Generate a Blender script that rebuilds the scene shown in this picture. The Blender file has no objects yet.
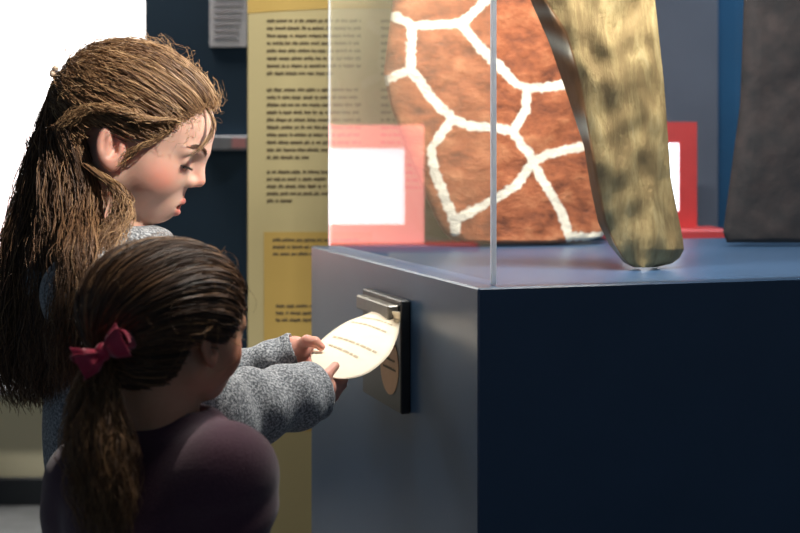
import bpy, math
import numpy as np
from mathutils import Vector, Matrix

rng = np.random.default_rng(7)
SC = bpy.context.scene
COL = SC.collection
CAMZ, HOR, F = 1.25, 160.0, 1350.0
f32 = np.float32

def P(px, py, Y):
    """a point of the place seen in direction (px,py), Y metres away"""
    return np.array([(px - 400) / F * Y, Y, CAMZ - (py - HOR) / F * Y])

# ------------------------------------------------------------------ objects
def tag(o, label=None, cat=None, group=None, kind=None):
    if label: o['label'] = label
    if cat: o['category'] = cat
    if group: o['group'] = group
    if kind: o['kind'] = kind
    return o

def thing(name, label, cat, loc=(0, 0, 0), group=None):
    o = bpy.data.objects.new(name, None)
    o.empty_display_size = .1
    COL.objects.link(o)
    o.location = [float(v) for v in loc]
    return tag(o, label, cat, group)

def mesh_obj(name, verts, faces, mat, parent=None, smooth=True, attrs=None):
    me = bpy.data.meshes.new(name)
    verts = np.asarray(verts, dtype=float)
    off = np.zeros(3)
    if parent is not None:
        p = parent
        while p is not None:
            off += np.array(p.location); p = p.parent
    v = verts - off
    me.from_pydata(v.tolist(), [], faces.tolist() if hasattr(faces, 'tolist') else faces)
    if attrs:
        for k, a in attrs.items():
            at = me.attributes.new(k, 'FLOAT', 'POINT')
            at.data.foreach_set('value', np.asarray(a, dtype=f32))
    if isinstance(mat, (list, tuple)):
        for m in mat: me.materials.append(m)
    else:
        me.materials.append(mat)
    if smooth:
        me.polygons.foreach_set('use_smooth', [True] * len(me.polygons))
    me.update()
    o = bpy.data.objects.new(name, me)
    COL.objects.link(o)
    if parent is not None:
        o.parent = parent
    return o

def own_origin(o):
    """move a top-level mesh's origin to the foot of its bounds"""
    me = o.data
    n = len(me.vertices)
    c = np.empty(n * 3); me.vertices.foreach_get('co', c); c = c.reshape(-1, 3)
    b = np.array([(c[:, 0].min() + c[:, 0].max()) / 2, (c[:, 1].min() + c[:, 1].max()) / 2, c[:, 2].min()])
    me.vertices.foreach_set('co', (c - b).ravel()); me.update()
    o.location = b
    return o

class MB:
    def __init__(s): s.v = []; s.f = []; s.n = 0
    def add(s, v, f):
        v = np.asarray(v, dtype=float)
        s.v.append(v); s.f += [[i + s.n for i in q] for q in f]; s.n += len(v)
        return s
    def box(s, o, ax, ay, az, bev=0.0):
        """box from corner o along three edge vectors, edges chamfered by bev"""
        o, ax, ay, az = [np.asarray(q, dtype=float) for q in (o, ax, ay, az)]
        if bev <= 0:
            v = [o + i * ax + j * ay + k * az for i in (0, 1) for j in (0, 1) for k in (0, 1)]
            return s.add(v, [[0, 1, 3, 2], [4, 6, 7, 5], [0, 4, 5, 1], [2, 3, 7, 6], [0, 2, 6, 4], [1, 5, 7, 3]])
        L = [np.linalg.norm(q) for q in (ax, ay, az)]
        U = [q / l for q, l in zip((ax, ay, az), L)]
        c = o + (ax + ay + az) / 2
        h = [l / 2 for l in L]
        V = []; idx = {}
        for sx in (-1, 1):
            for sy in (-1, 1):
                for sz in (-1, 1):
                    sg = (sx, sy, sz)
                    for a in range(3):
                        d = [h[i] - (0 if i == a else bev) for i in range(3)]
                        idx[(sg, a)] = len(V)
                        V.append(c + sum(sg[i] * d[i] * U[i] for i in range(3)))
        Fc = []
        cyc = [(-1, -1), (1, -1), (1, 1), (-1, 1)]
        for a in range(3):
            b, d = [(1, 2), (2, 0), (0, 1)][a]
            for sa in (-1, 1):
                q = []
                for (p, r) in cyc:
                    sg = [0, 0, 0]; sg[a] = sa; sg[b] = p; sg[d] = r
                    q.append(idx[(tuple(sg), a)])
                Fc.append(q if sa > 0 else q[::-1])
        for a in range(3):          # edge along a joins faces b and d
            b, d = [(1, 2), (2, 0), (0, 1)][a]
            for sb in (-1, 1):
                for sd in (-1, 1):
                    lo = [0, 0, 0]; hi = [0, 0, 0]
                    lo[a], hi[a] = -1, 1
                    lo[b] = hi[b] = sb; lo[d] = hi[d] = sd
                    lo, hi = tuple(lo), tuple(hi)
                    q = [idx[(lo, b)], idx[(hi, b)], idx[(hi, d)], idx[(lo, d)]]
                    Fc.append(q[::-1] if sb * sd > 0 else q)
        for sx in (-1, 1):
            for sy in (-1, 1):
                for sz in (-1, 1):
                    q = [idx[((sx, sy, sz), a)] for a in range(3)]
                    Fc.append(q if sx * sy * sz > 0 else q[::-1])
        return s.add(V, Fc)
    def xbox(s, x0, x1, y0, y1, z0, z1, bev=0.0):
        return s.box((x0, y0, z0), (x1 - x0, 0, 0), (0, y1 - y0, 0), (0, 0, z1 - z0), bev)
    def build(s, name, mat, parent=None, smooth=False, attrs=None):
        return mesh_obj(name, np.concatenate(s.v), s.f, mat, parent, smooth, attrs)

def grid_faces(n, m, close=False):
    f = []
    for i in range(n - 1):
        for j in range(m - (0 if close else 1)):
            j2 = (j + 1) % m
            f.append([i * m + j, i * m + j2, (i + 1) * m + j2, (i + 1) * m + j])
    return f

def catmull(pts, n):
    pts = np.asarray(pts, dtype=float)
    k = len(pts)
    P0 = np.vstack([2 * pts[0] - pts[1], pts, 2 * pts[-1] - pts[-2]])
    t = np.linspace(0, k - 1, n)
    i = np.minimum(t.astype(int), k - 2); u = (t - i)[:, None]
    a, b, c, d = P0[i], P0[i + 1], P0[i + 2], P0[i + 3]
    return .5 * (2 * b + (c - a) * u + (2 * a - 5 * b + 4 * c - d) * u ** 2 + (3 * b - a - 3 * c + d) * u ** 3)

def catmull_many(S, n):
    """S: (N,K,3) control points -> (N,n,3)"""
    N, k, _ = S.shape
    P0 = np.concatenate([2 * S[:, :1] - S[:, 1:2], S, 2 * S[:, -1:] - S[:, -2:-1]], 1)
    t = np.linspace(0, k - 1, n)
    i = np.minimum(t.astype(int), k - 2); u = (t - i)[None, :, None]
    a, b, c, d = P0[:, i], P0[:, i + 1], P0[:, i + 2], P0[:, i + 3]
    return .5 * (2 * b + (c - a) * u + (2 * a - 5 * b + 4 * c - d) * u ** 2 + (3 * b - a - 3 * c + d) * u ** 3)

# ------------------------------------------------------------------ materials
def lin(r, g, b):
    def c(v):
        v /= 255.0
        return v / 12.92 if v <= .04045 else ((v + .055) / 1.055) ** 2.4
    return (c(r), c(g), c(b), 1)

def mat(name, col, rough=.5, spec=.5, metal=0, coat=0, noise=0, nscale=20, bump=0, bscale=60, emit=None, estr=0,
        sheen=0, sss=0, col2=None, detail=4, space='Object'):
    m = bpy.data.materials.new(name); m.use_nodes = True
    nt = m.node_tree; N = nt.nodes; L = nt.links
    b = N['Principled BSDF']
    b.inputs['Base Color'].default_value = col
    b.inputs['Roughness'].default_value = rough
    b.inputs['Specular IOR Level'].default_value = spec
    b.inputs['Metallic'].default_value = metal
    b.inputs['Coat Weight'].default_value = coat
    if sheen:
        b.inputs['Sheen Weight'].default_value = sheen
    if sss:
        b.inputs['Subsurface Weight'].default_value = sss
        b.inputs['Subsurface Radius'].default_value = (1, .35, .2)
        b.inputs['Subsurface Scale'].default_value = .006
    if emit:
        b.inputs['Emission Color'].default_value = emit
        b.inputs['Emission Strength'].default_value = estr
    tc = N.new('ShaderNodeTexCoord')
    if noise or col2:
        n = N.new('ShaderNodeTexNoise'); n.inputs['Scale'].default_value = nscale; n.inputs['Detail'].default_value = detail
        L.new(tc.outputs[space], n.inputs['Vector'])
        r = N.new('ShaderNodeValToRGB')
        if col2 is None:
            c0 = [v * (1 - noise) for v in col[:3]] + [1]; c1 = [min(1, v * (1 + noise)) for v in col[:3]] + [1]
        else:
            c0, c1 = col, col2
        r.color_ramp.elements[0].position = .35; r.color_ramp.elements[1].position = .65
        r.color_ramp.elements[0].color = c0; r.color_ramp.elements[1].color = c1
        L.new(n.outputs['Fac'], r.inputs['Fac']); L.new(r.outputs['Color'], b.inputs['Base Color'])
    if bump:
        n2 = N.new('ShaderNodeTexNoise'); n2.inputs['Scale'].default_value = bscale; n2.inputs['Detail'].default_value = 6
        L.new(tc.outputs[space], n2.inputs['Vector'])
        bp = N.new('ShaderNodeBump'); bp.inputs['Strength'].default_value = bump; bp.inputs['Distance'].default_value = .004
        L.new(n2.outputs['Fac'], bp.inputs['Height']); L.new(bp.outputs['Normal'], b.inputs['Normal'])
    return m

M = {}
M['plinth'] = mat('plinth_paint', lin(62, 88, 118), rough=.32, spec=.5, noise=.05, nscale=6, bump=.03, bscale=200)
M['dark_steel'] = mat('holder_black', lin(34, 36, 38), rough=.35, spec=.5, noise=.1)
M['gunmetal'] = mat('clamp_metal', lin(120, 116, 108), rough=.35, metal=.6, noise=.08, nscale=60)
M['panel'] = mat('panel_board', lin(196, 180, 130), rough=.7, noise=.03, nscale=5)
M['panel_gold'] = mat('panel_gold', lin(200, 166, 88), rough=.7, noise=.03, nscale=5)
M['ink'] = mat('ink', lin(104, 90, 64), rough=.8)
M['navy'] = mat('navy_wall', lin(30, 56, 76), rough=.8, noise=.08, nscale=3)
M['grey_wall'] = mat('grey_wall', lin(112, 116, 128), rough=.9, noise=.06, nscale=3)
M['blue_wall'] = mat('blue_wall', lin(20, 88, 128), rough=.8, noise=.05, nscale=3)
M['cream_wall'] = mat('cream_wall', lin(205, 198, 168), rough=.9, noise=.04, nscale=3)
M['dark_trim'] = mat('dark_trim', lin(22, 28, 34), rough=.6, noise=.1)
M['floor'] = mat('floor_grey', lin(105, 108, 110), rough=.55, noise=.12, nscale=12)
M['ceiling'] = mat('ceiling_dark', lin(26, 28, 32), rough=.9, noise=.1)
M['screen'] = mat('lit_screen', lin(250, 248, 246), rough=.5, emit=(1, .98, .97, 1), estr=1.6, noise=.03, nscale=2)
M['frame_white'] = mat('screen_frame', lin(225, 225, 225), rough=.5, noise=.03)
M['paper_white'] = mat('notice_paper', lin(225, 222, 225), rough=.8, noise=.03)
M['ledge'] = mat('ledge_grey', lin(150, 152, 158), rough=.6, noise=.08)
M['ledge_pink'] = mat('ledge_pink', lin(214, 150, 150), rough=.6, noise=.08)
M['kiosk_red'] = mat('kiosk_red', lin(222, 66, 62), rough=.45, noise=.05)
M['kiosk_glow'] = mat('kiosk_frame_added_glow', lin(225, 120, 110), rough=.45, noise=.05, emit=lin(255, 168, 156), estr=3.0)  # frame is no lamp; glow added so its mirror image reads bright pink
M['kiosk_screen'] = mat('kiosk_screen', lin(240, 245, 250), rough=.3, emit=(.93, .97, 1, 1), estr=3.4, noise=.03)
M['card'] = mat('flap_card', lin(240, 226, 200), rough=.6, noise=.03, nscale=30)
M['card_ink'] = mat('card_ink', lin(186, 168, 142), rough=.7)
M['disc'] = mat('tan_disc', lin(196, 150, 104), rough=.6, noise=.05, nscale=30)
def edge_mat():
    m = bpy.data.materials.new('pane_edge'); m.use_nodes = True
    nt = m.node_tree; N = nt.nodes; L = nt.links
    b = N['Principled BSDF']; b.inputs['Base Color'].default_value = (.9, .93, .96, 1); b.inputs['Roughness'].default_value = .25
    tl = N.new('ShaderNodeBsdfTranslucent'); tl.inputs['Color'].default_value = (.95, .97, 1, 1)
    mx = N.new('ShaderNodeMixShader'); mx.inputs[0].default_value = .6
    L.new(b.outputs[0], mx.inputs[1]); L.new(tl.outputs[0], mx.inputs[2]); L.new(mx.outputs[0], N['Material Output'].inputs['Surface'])
    return m
M['edge'] = edge_mat()
M['lid'] = mat('case_lid', lin(30, 32, 36), rough=.5, noise=.1)
M['skin'] = None

def glass_mat():
    m = bpy.data.materials.new('case_glass'); m.use_nodes = True
    nt = m.node_tree; N = nt.nodes; L = nt.links
    N.remove(N['Principled BSDF'])
    out = N['Material Output']
    tr = N.new('ShaderNodeBsdfTransparent'); tr.inputs['Color'].default_value = (.95, .965, .98, 1)
    gl = N.new('ShaderNodeBsdfGlossy'); gl.inputs['Roughness'].default_value = .0
    gl.inputs['Color'].default_value = (1, 1, 1, 1)
    fr = N.new('ShaderNodeFresnel'); fr.inputs['IOR'].default_value = 1.75
    ge = N.new('ShaderNodeNewGeometry')
    inv = N.new('ShaderNodeMath'); inv.operation = 'SUBTRACT'; inv.inputs[0].default_value = 1
    L.new(ge.outputs['Backfacing'], inv.inputs[1])
    mu = N.new('ShaderNodeMath'); mu.operation = 'MULTIPLY'
    L.new(fr.outputs['Fac'], mu.inputs[0]); L.new(inv.outputs[0], mu.inputs[1])
    mx = N.new('ShaderNodeMixShader')
    L.new(mu.outputs[0], mx.inputs['Fac']); L.new(tr.outputs[0], mx.inputs[1]); L.new(gl.outputs[0], mx.inputs[2])
    L.new(mx.outputs[0], out.inputs['Surface'])
    return m
M['glass'] = glass_mat()

def ramp_attr_mat(name, attr, stops, rough=.45, spec=.5, extra_noise=0, sheen=0):
    m = bpy.data.materials.new(name); m.use_nodes = True
    nt = m.node_tree; N = nt.nodes; L = nt.links
    b = N['Principled BSDF']; b.inputs['Roughness'].default_value = rough; b.inputs['Specular IOR Level'].default_value = spec
    at = N.new('ShaderNodeAttribute'); at.attribute_name = attr
    r = N.new('ShaderNodeValToRGB')
    el = r.color_ramp.elements
    while len(el) < len(stops): el.new(.5)
    for e, (p, c) in zip(el, stops): e.position = p; e.color = c
    L.new(at.outputs['Fac'], r.inputs['Fac']); L.new(r.outputs['Color'], b.inputs['Base Color'])
    if sheen: b.inputs['Sheen Weight'].default_value = sheen
    return m
M['hair_old'] = ramp_attr_mat('brown_hair', 'tone', [(0, lin(70, 48, 35)), (.5, lin(134, 99, 69)), (1, lin(204, 166, 120))], rough=.5, spec=.5)
M['hair_young'] = ramp_attr_mat('dark_brown_hair', 'tone', [(0, lin(44, 30, 21)), (.5, lin(92, 64, 43)), (1, lin(166, 126, 86))], rough=.45, spec=.5)
M['brow'] = mat('brow_hair', lin(88, 60, 42), rough=.6)
M['lash'] = mat('lash_hair', lin(36, 24, 18), rough=.6)
M['eye_white'] = mat('eye_white', lin(225, 220, 214), rough=.15)
M['iris'] = mat('iris_brown', lin(62, 44, 30), rough=.1)
M['bow'] = mat('bow_satin', lin(190, 32, 72), rough=.45, sheen=.4, noise=.12, nscale=60, bump=.15, bscale=200)
M['bead'] = mat('hair_bead', lin(226, 200, 176), rough=.2, spec=.8, noise=.2, nscale=200)
M['trousers'] = mat('dark_denim', lin(38, 46, 66), rough=.85, noise=.2, nscale=300)
M['leggings'] = mat('black_leggings', lin(30, 28, 32), rough=.8, noise=.1, nscale=200)
M['shoe'] = mat('white_shoe', lin(200, 198, 195), rough=.6, noise=.05)
M['plum'] = mat('plum_knit', lin(84, 50, 66), rough=.9, sheen=.35, noise=.14, nscale=500, bump=.25, bscale=500)
M['zip'] = mat('seam_pale', lin(170, 172, 176), rough=.6)

def wool_mat():
    m = bpy.data.materials.new('grey_marled_wool'); m.use_nodes = True
    nt = m.node_tree; N = nt.nodes; L = nt.links
    b = N['Principled BSDF']; b.inputs['Roughness'].default_value = .95
    b.inputs['Sheen Weight'].default_value = .25; b.inputs['Specular IOR Level'].default_value = .15
    tc = N.new('ShaderNodeTexCoord')
    n = N.new('ShaderNodeTexNoise'); n.inputs['Scale'].default_value = 330; n.inputs['Detail'].default_value = 3
    n.inputs['Roughness'].default_value = .7
    L.new(tc.outputs['Object'], n.inputs['Vector'])
    r = N.new('ShaderNodeValToRGB'); el = r.color_ramp.elements
    el[0].position = .36; el[0].color = lin(84, 88, 92)
    el[1].position = .62; el[1].color = lin(206, 208, 210)
    e = el.new(.5); e.color = lin(142, 146, 150)
    L.new(n.outputs['Fac'], r.inputs['Fac']); L.new(r.outputs['Color'], b.inputs['Base Color'])
    bp = N.new('ShaderNodeBump'); bp.inputs['Strength'].default_value = .5; bp.inputs['Distance'].default_value = .003
    L.new(n.outputs['Fac'], bp.inputs['Height']); L.new(bp.outputs['Normal'], b.inputs['Normal'])
    return m
M['wool'] = wool_mat()

def skin_mat(name, base, lip, blush):
    m = bpy.data.materials.new(name); m.use_nodes = True
    nt = m.node_tree; N = nt.nodes; L = nt.links
    b = N['Principled BSDF']; b.inputs['Roughness'].default_value = .45; b.inputs['Specular IOR Level'].default_value = .4
    b.inputs['Subsurface Weight'].default_value = .35
    b.inputs['Subsurface Radius'].default_value = (1, .32, .18)
    b.inputs['Subsurface Scale'].default_value = .008
    tc = N.new('ShaderNodeTexCoord')
    n = N.new('ShaderNodeTexNoise'); n.inputs['Scale'].default_value = 60; n.inputs['Detail'].default_value = 5
    L.new(tc.outputs['Object'], n.inputs['Vector'])
    r = N.new('ShaderNodeValToRGB'); el = r.color_ramp.elements
    el[0].position = .3; el[0].color = [v * .93 for v in base[:3]] + [1]
    el[1].position = .7; el[1].color = base
    L.new(n.outputs['Fac'], r.inputs['Fac'])
    a1 = N.new('ShaderNodeAttribute'); a1.attribute_name = 'blush'
    a2 = N.new('ShaderNodeAttribute'); a2.attribute_name = 'lip'
    m1 = N.new('ShaderNodeMix'); m1.data_type = 'RGBA'
    L.new(a1.outputs['Fac'], m1.inputs[0]); L.new(r.outputs['Color'], m1.inputs[6]); m1.inputs[7].default_value = blush
    m2 = N.new('ShaderNodeMix'); m2.data_type = 'RGBA'
    L.new(a2.outputs['Fac'], m2.inputs[0]); L.new(m1.outputs[2], m2.inputs[6]); m2.inputs[7].default_value = lip
    L.new(m2.outputs[2], b.inputs['Base Color'])
    return m
M['skin_old'] = skin_mat('skin_fair', lin(232, 188, 168), lin(206, 126, 116), lin(228, 148, 128))
M['skin_young'] = skin_mat('skin_warm', lin(214, 160, 128), lin(176, 80, 72), lin(206, 128, 100))

# ------------------------------------------------------------------ implicit surfaces
def smin(a, b, k):
    h = np.clip(.5 + .5 * (b - a) / k, 0, 1)
    return b + (a - b) * h - k * h * (1 - h)
def smax(a, b, k): return -smin(-a, -b, k)
def ell(p, c, r):
    q = p - np.array(c, dtype=f32); r = np.array(r, dtype=f32)
    k0 = np.linalg.norm(q / r, axis=-1); k1 = np.linalg.norm(q / (r * r), axis=-1)
    return k0 * (k0 - 1) / np.maximum(k1, 1e-9)
def sph(p, c, r): return np.linalg.norm(p - np.array(c, dtype=f32), axis=-1) - r
def cone(p, a, b, r1, r2):
    a = np.array(a, dtype=f32); b = np.array(b, dtype=f32); ba = b - a
    t = np.clip(((p - a) @ ba) / max(float(ba @ ba), 1e-12), 0, 1)
    return np.linalg.norm(p - a - t[:, None] * ba, axis=-1) - (r1 + (r2 - r1) * t)
def chain(p, pts, rs, k=.004):
    d = None
    for i in range(len(pts) - 1):
        c = cone(p, pts[i], pts[i + 1], rs[i], rs[i + 1])
        d = c if d is None else smin(d, c, k)
    return d
def wob(p, fr, ph):
    x, y, z = p[:, 0] * fr, p[:, 1] * fr, p[:, 2] * fr
    return (np.sin(x + 1.7 * np.sin(y * .8 + ph) + ph) * np.sin(y * 1.1 + 1.3 * np.sin(z * .9 + 2 * ph)) + np.sin(z * 1.2 + 1.5 * np.sin(x * .7 + ph) + .5 * ph) * .7) / 1.7

def surface(fn, lo, hi, h):
    """naive surface nets -> verts, quads"""
    lo = np.array(lo, dtype=float); hi = np.array(hi, dtype=float)
    n = np.ceil((hi - lo) / h).astype(int) + 1
    xs = [lo[i] + h * np.arange(n[i]) for i in range(3)]
    V = np.empty(n, dtype=f32)
    step = max(1, int(600000 / (n[1] * n[2])))
    YY, ZZ = np.meshgrid(xs[1], xs[2], indexing='ij')
    for i in range(0, n[0], step):
        xx = xs[0][i:i + step]
        pts = np.empty((len(xx), n[1], n[2], 3), dtype=f32)
        pts[..., 0] = xx[:, None, None]; pts[..., 1] = YY; pts[..., 2] = ZZ
        V[i:i + step] = fn(pts.reshape(-1, 3)).reshape(len(xx), n[1], n[2])
    S = V < 0
    cs = np.zeros(n - 1, dtype=np.int8)
    for dx in (0, 1):
        for dy in (0, 1):
            for dz in (0, 1):
                cs += S[dx:n[0] - 1 + dx, dy:n[1] - 1 + dy, dz:n[2] - 1 + dz]
    act = np.argwhere((cs > 0) & (cs < 8))
    idm = np.full(n - 1, -1, dtype=np.int64)
    idm[act[:, 0], act[:, 1], act[:, 2]] = np.arange(len(act))
    acc = np.zeros((len(act), 3)); cnt = np.zeros(len(act))
    for a in range(3):
        b, c = (a + 1) % 3, (a + 2) % 3
        for ob in (0, 1):
            for oc in (0, 1):
                o = np.zeros(3, int); o[b] = ob; o[c] = oc
                p0 = act + o; p1 = p0.copy(); p1[:, a] += 1
                v0 = V[p0[:, 0], p0[:, 1], p0[:, 2]]; v1 = V[p1[:, 0], p1[:, 1], p1[:, 2]]
                cr = (v0 < 0) != (v1 < 0)
                t = np.where(cr, v0 / np.where(cr, v0 - v1, 1), 0)
                q = o[None, :].repeat(len(act), 0).astype(float); q[:, a] += t
                acc[cr] += q[cr]; cnt[cr] += 1
    verts = lo + h * (act + acc / np.maximum(cnt, 1)[:, None])
    quads = []
    for a in range(3):
        b, c = (a + 1) % 3, (a + 2) % 3
        sl0 = [slice(None)] * 3; sl1 = [slice(None)] * 3
        sl0[a] = slice(0, n[a] - 1); sl1[a] = slice(1, n[a])
        ed = np.argwhere(S[tuple(sl0)] != S[tuple(sl1)])
        ok = (ed[:, b] > 0) & (ed[:, c] > 0) & (ed[:, b] < n[b] - 1) & (ed[:, c] < n[c] - 1)
        ed = ed[ok]
        def cid(db, dc):
            e = ed.copy(); e[:, b] += db; e[:, c] += dc
            return idm[e[:, 0], e[:, 1], e[:, 2]]
        q = np.stack([cid(-1, -1), cid(0, -1), cid(0, 0), cid(-1, 0)], 1)
        ins = S[ed[:, 0], ed[:, 1], ed[:, 2]]
        q[~ins] = q[~ins][:, ::-1]
        quads.append(q)
    return verts, np.concatenate(quads)

def join_meshes(parts):
    vs, fs, n = [], [], 0
    for v, f in parts:
        vs.append(v); fs.append(np.asarray(f) + n); n += len(v)
    return np.concatenate(vs), np.concatenate(fs)

def head_sdf(q):
    """unit head: x forward, y left, z up, origin between the ears (metres)"""
    p = q.copy(); p[:, 1] = np.abs(p[:, 1])
    d = ell(p, (.010, 0, .046), (.097, .074, .080))
    d = smin(d, ell(p, (.046, 0, .048), (.062, .062, .054)), .02)
    d = smin(d, ell(p, (.045, 0, -.008), (.058, .054, .060)), .03)
    d = smin(d, cone(p, (.074, .012, -.056), (.010, .050, -.030), .014, .016), .025)
    d = smin(d, sph(p, (.0785, 0, -.0555), .0185), .016)
    d = smin(d, sph(p, (.066, .034, -.014), .027), .025)
    d = smin(d, ell(p, (.084, 0, -.040), (.021, .026, .019)), .014)
    d = smin(d, cone(p, (.1035, .004, .033), (.092, .042, .030), .008, .006), .014)
    d = smax(d, -ell(p, (.112, .031, .016), (.017, .015, .0115)), .014)
    d = smin(d, cone(p, (.1045, 0, .026), (.1150, 0, -.002), .0058, .0088), .010)
    d = smin(d, sph(p, (.108, .0095, -.0075), .0068), .007)
    d = smax(d, -ell(p, (.110, .0055, -.0140), (.0045, .0030, .0035)), .003)
    d = smin(d, cone(p, (.1050, 0, -.0350), (.0955, .018, -.0425), .0048, .0030), .004)
    d = smin(d, cone(p, (.1030, 0, -.0505), (.0950, .016, -.0460), .0056, .0034), .004)
    d = smax(d, -ell(p, (.106, 0, -.0432), (.017, .0125, .0036)), .002)
    # lids
    lid = sph(p, (.0885, .031, .0165), .0142)
    lid = smax(lid, -(p[:, 2] - (.0120 - .10 * (p[:, 0] - .0885))), .001)
    d = smin(d, lid, .003)
    low = sph(p, (.0885, .031, .0165), .0136)
    low = smax(low, (p[:, 2] - .0075), .001)
    d = smin(d, low, .004)
    # ears
    a = math.radians(14); ca, sa = math.cos(a), math.sin(a)
    e = p - np.array((.010, .074, .004), dtype=f32)
    ex = e[:, 0] * ca + e[:, 2] * sa; ez = -e[:, 0] * sa + e[:, 2] * ca
    b = math.radians(18); ey = e[:, 1] + ex * math.tan(b)
    E = np.stack([ex, ey, ez], 1)
    ear = ell(E, (0, .004, .001), (.0180, .0075, .0285))
    ear = smin(ear, ell(E, (.004, .002, -.022), (.0095, .0065, .0105)), .006)
    ear = smax(ear, -ell(E, (.001, .0125, .003), (.0120, .0085, .0205)), .003)
    ear = smax(ear, -ell(E, (.004, .010, -.003), (.0065, .0085, .0085)), .002)
    ear = smin(ear, cone(E, (-.004, .006, -.010), (-.003, .006, .014), .003, .0035), .004)
    ear = smin(ear, ell(E, (.0125, .004, -.002), (.004, .004, .006)), .004)
    d = smin(d, ear, .006)
    return d

def head_masks(q):
    p = q.copy(); p[:, 1] = np.abs(p[:, 1])
    l = np.minimum(cone(p, (.1050, 0, -.0350), (.0955, .018, -.0425), .0048, .0030), cone(p, (.1030, 0, -.0505), (.0950, .016, -.0460), .0056, .0034))
    l = np.minimum(l, ell(p, (.100, 0, -.0432), (.017, .0125, .0036)))
    lip = np.clip(1 - (l - .0006) / .0016, 0, 1) * (p[:, 0] > .085)
    bl = np.exp(-((p[:, 0] - .075) ** 2 + (p[:, 1] - .05) ** 2 + (p[:, 2] + .012) ** 2) / .022 ** 2)
    nz = np.exp(-(np.linalg.norm(p - np.array((.118, 0, -.002), dtype=f32), axis=1) / .014) ** 2) * .7
    er = .45 * np.clip((p[:, 1] - .070) / .008, 0, 1) * (np.abs(p[:, 2]) < .05) * (p[:, 0] > -.03) * (p[:, 0] < .035)
    return lip, np.clip(np.maximum(np.maximum(bl, nz), er), 0, 1)

class Head:
    def __init__(s, origin, yaw, pitch, scale, roll=0):
        s.o = np.array(origin); s.s = scale
        s.R = np.array((Matrix.Rotation(yaw, 3, 'Z') @ Matrix.Rotation(pitch, 3, 'Y') @ Matrix.Rotation(roll, 3, 'X')))
    def w(s, q): return s.o + s.s * (np.asarray(q) @ s.R.T)
    def l(s, p): return ((p - s.o.astype(f32)) @ s.R.astype(f32)) / f32(s.s)
    def sdf(s, p): return head_sdf(s.l(p)) * s.s

# ------------------------------------------------------------------ hair
def tubes(S, rad, sides=3):
    """S (N,M,3) polylines, rad (N,M) -> verts, faces"""
    N, K, _ = S.shape
    T = np.gradient(S, axis=1); T /= np.linalg.norm(T, axis=2, keepdims=True) + 1e-12
    ref = rng.normal(size=(N, 1, 3))
    U = np.cross(T, ref); U /= np.linalg.norm(U, axis=2, keepdims=True) + 1e-12
    W = np.cross(T, U)
    ring = []
    for k in range(sides):
        a = 2 * math.pi * k / sides
        ring.append(S + rad[:, :, None] * (math.cos(a) * U + math.sin(a) * W))
    V = np.stack(ring, 2).reshape(-1, 3)
    n = np.arange(N)[:, None, None]; j = np.arange(K - 1)[None, :, None]; k = np.arange(sides)[None, None, :]
    k2 = (k + 1) % sides
    base = n * K * sides
    Fq = np.stack(np.broadcast_arrays(base + j * sides + k, base + (j + 1) * sides + k, base + (j + 1) * sides + k2, base + j * sides + k2), -1).reshape(-1, 4)
    return V, Fq

def noise_strands(S, amp, waves, share=.6, groups=60):
    """adds waviness growing towards the tip; strands of one lock wave together"""
    N, K, _ = S.shape
    t = np.linspace(0, 1, K)[None, :, None]
    g = rng.integers(0, groups, N)
    phg = rng.uniform(0, 2 * math.pi, (groups, 1, 3)); phi = rng.uniform(0, 2 * math.pi, (N, 1, 3))
    frg = rng.uniform(.8, 1.25, (groups, 1, 1))
    w = share * np.sin(2 * math.pi * waves * frg[g] * t + phg[g]) + (1 - share) * np.sin(2 * math.pi * waves * 1.6 * t + phi)
    env = np.clip(t * 3, 0, 1) * np.clip(.4 + .8 * t, 0, 1.2)
    return S + amp * w * env, g

def taper(N, K, r, tip=.35, root=1.0):
    t = np.linspace(0, 1, K)[None, :]
    b = rng.uniform(.7, 1.3, (N, 1)) * r
    return b * (root + (tip - root) * t ** 2)

# ==================================================================== SETTING
def struct(name, mb, m):
    o = mb.build(name, m); o['kind'] = 'structure'; return o
WY = 4.9
struct('floor', MB().xbox(-3.6, 4.2, -1.2, 5.3, -.06, 0), M['floor'])
struct('wall_back', MB().xbox(-3.6, 4.2, WY, WY + .12, 0, 3.1), M['cream_wall'])
struct('ceiling', MB().xbox(-3.6, 4.2, -1.2, 5.3, 3.1, 3.2), M['ceiling'])
struct('baseboard_back', MB().xbox(-3.6, -.86, WY - .02, WY, 0, .10, .004), M['dark_trim'])
NY = 4.3
struct('wall_navy', MB().xbox((145 - 400) / F * NY, 4.2, NY, NY + .1, 0, 3.1), M['navy'])
struct('trim_1', MB().xbox((640 - 400) / F * 4.15, (716 - 400) / F * 4.15, 4.12, 4.28, 0, 3.1, .004), M['grey_wall'])
struct('trim_2', MB().xbox((714 - 400) / F * 4.25, (900 - 400) / F * 4.25, 4.22, 4.29, 0, 3.1, .004), M['blue_wall'])

# big bright display on the far wall
z0 = CAMZ - (392 - HOR) / F * WY; xl, xr = (-2 - 400) / F * WY, (146 - 400) / F * 4.86
t = thing('light_screen', 'large glowing white screen on the far wall behind the older girl', 'screen', ((xl + xr) / 2, WY, z0))
MB().xbox(xl + .02, xr + .35, WY - .05, WY - .035, z0 + .02, 2.68).build('screen', M['screen'], t)
fr = MB()
fr.xbox(xl, xr + .37, WY - .055, WY - .002, z0, z0 + .02); fr.xbox(xl, xr + .37, WY - .055, WY - .002, 2.68, 2.70)
fr.xbox(xl, xl + .02, WY - .055, WY - .002, z0 + .02, 2.68); fr.xbox(xr + .35, xr + .37, WY - .055, WY - .002, z0 + .02, 2.68)
fr.xbox(xl + .02, xr + .35, WY - .034, WY - .002, z0 + .02, 2.68)
fr.build('screen_frame', M['frame_white'], t)

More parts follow.
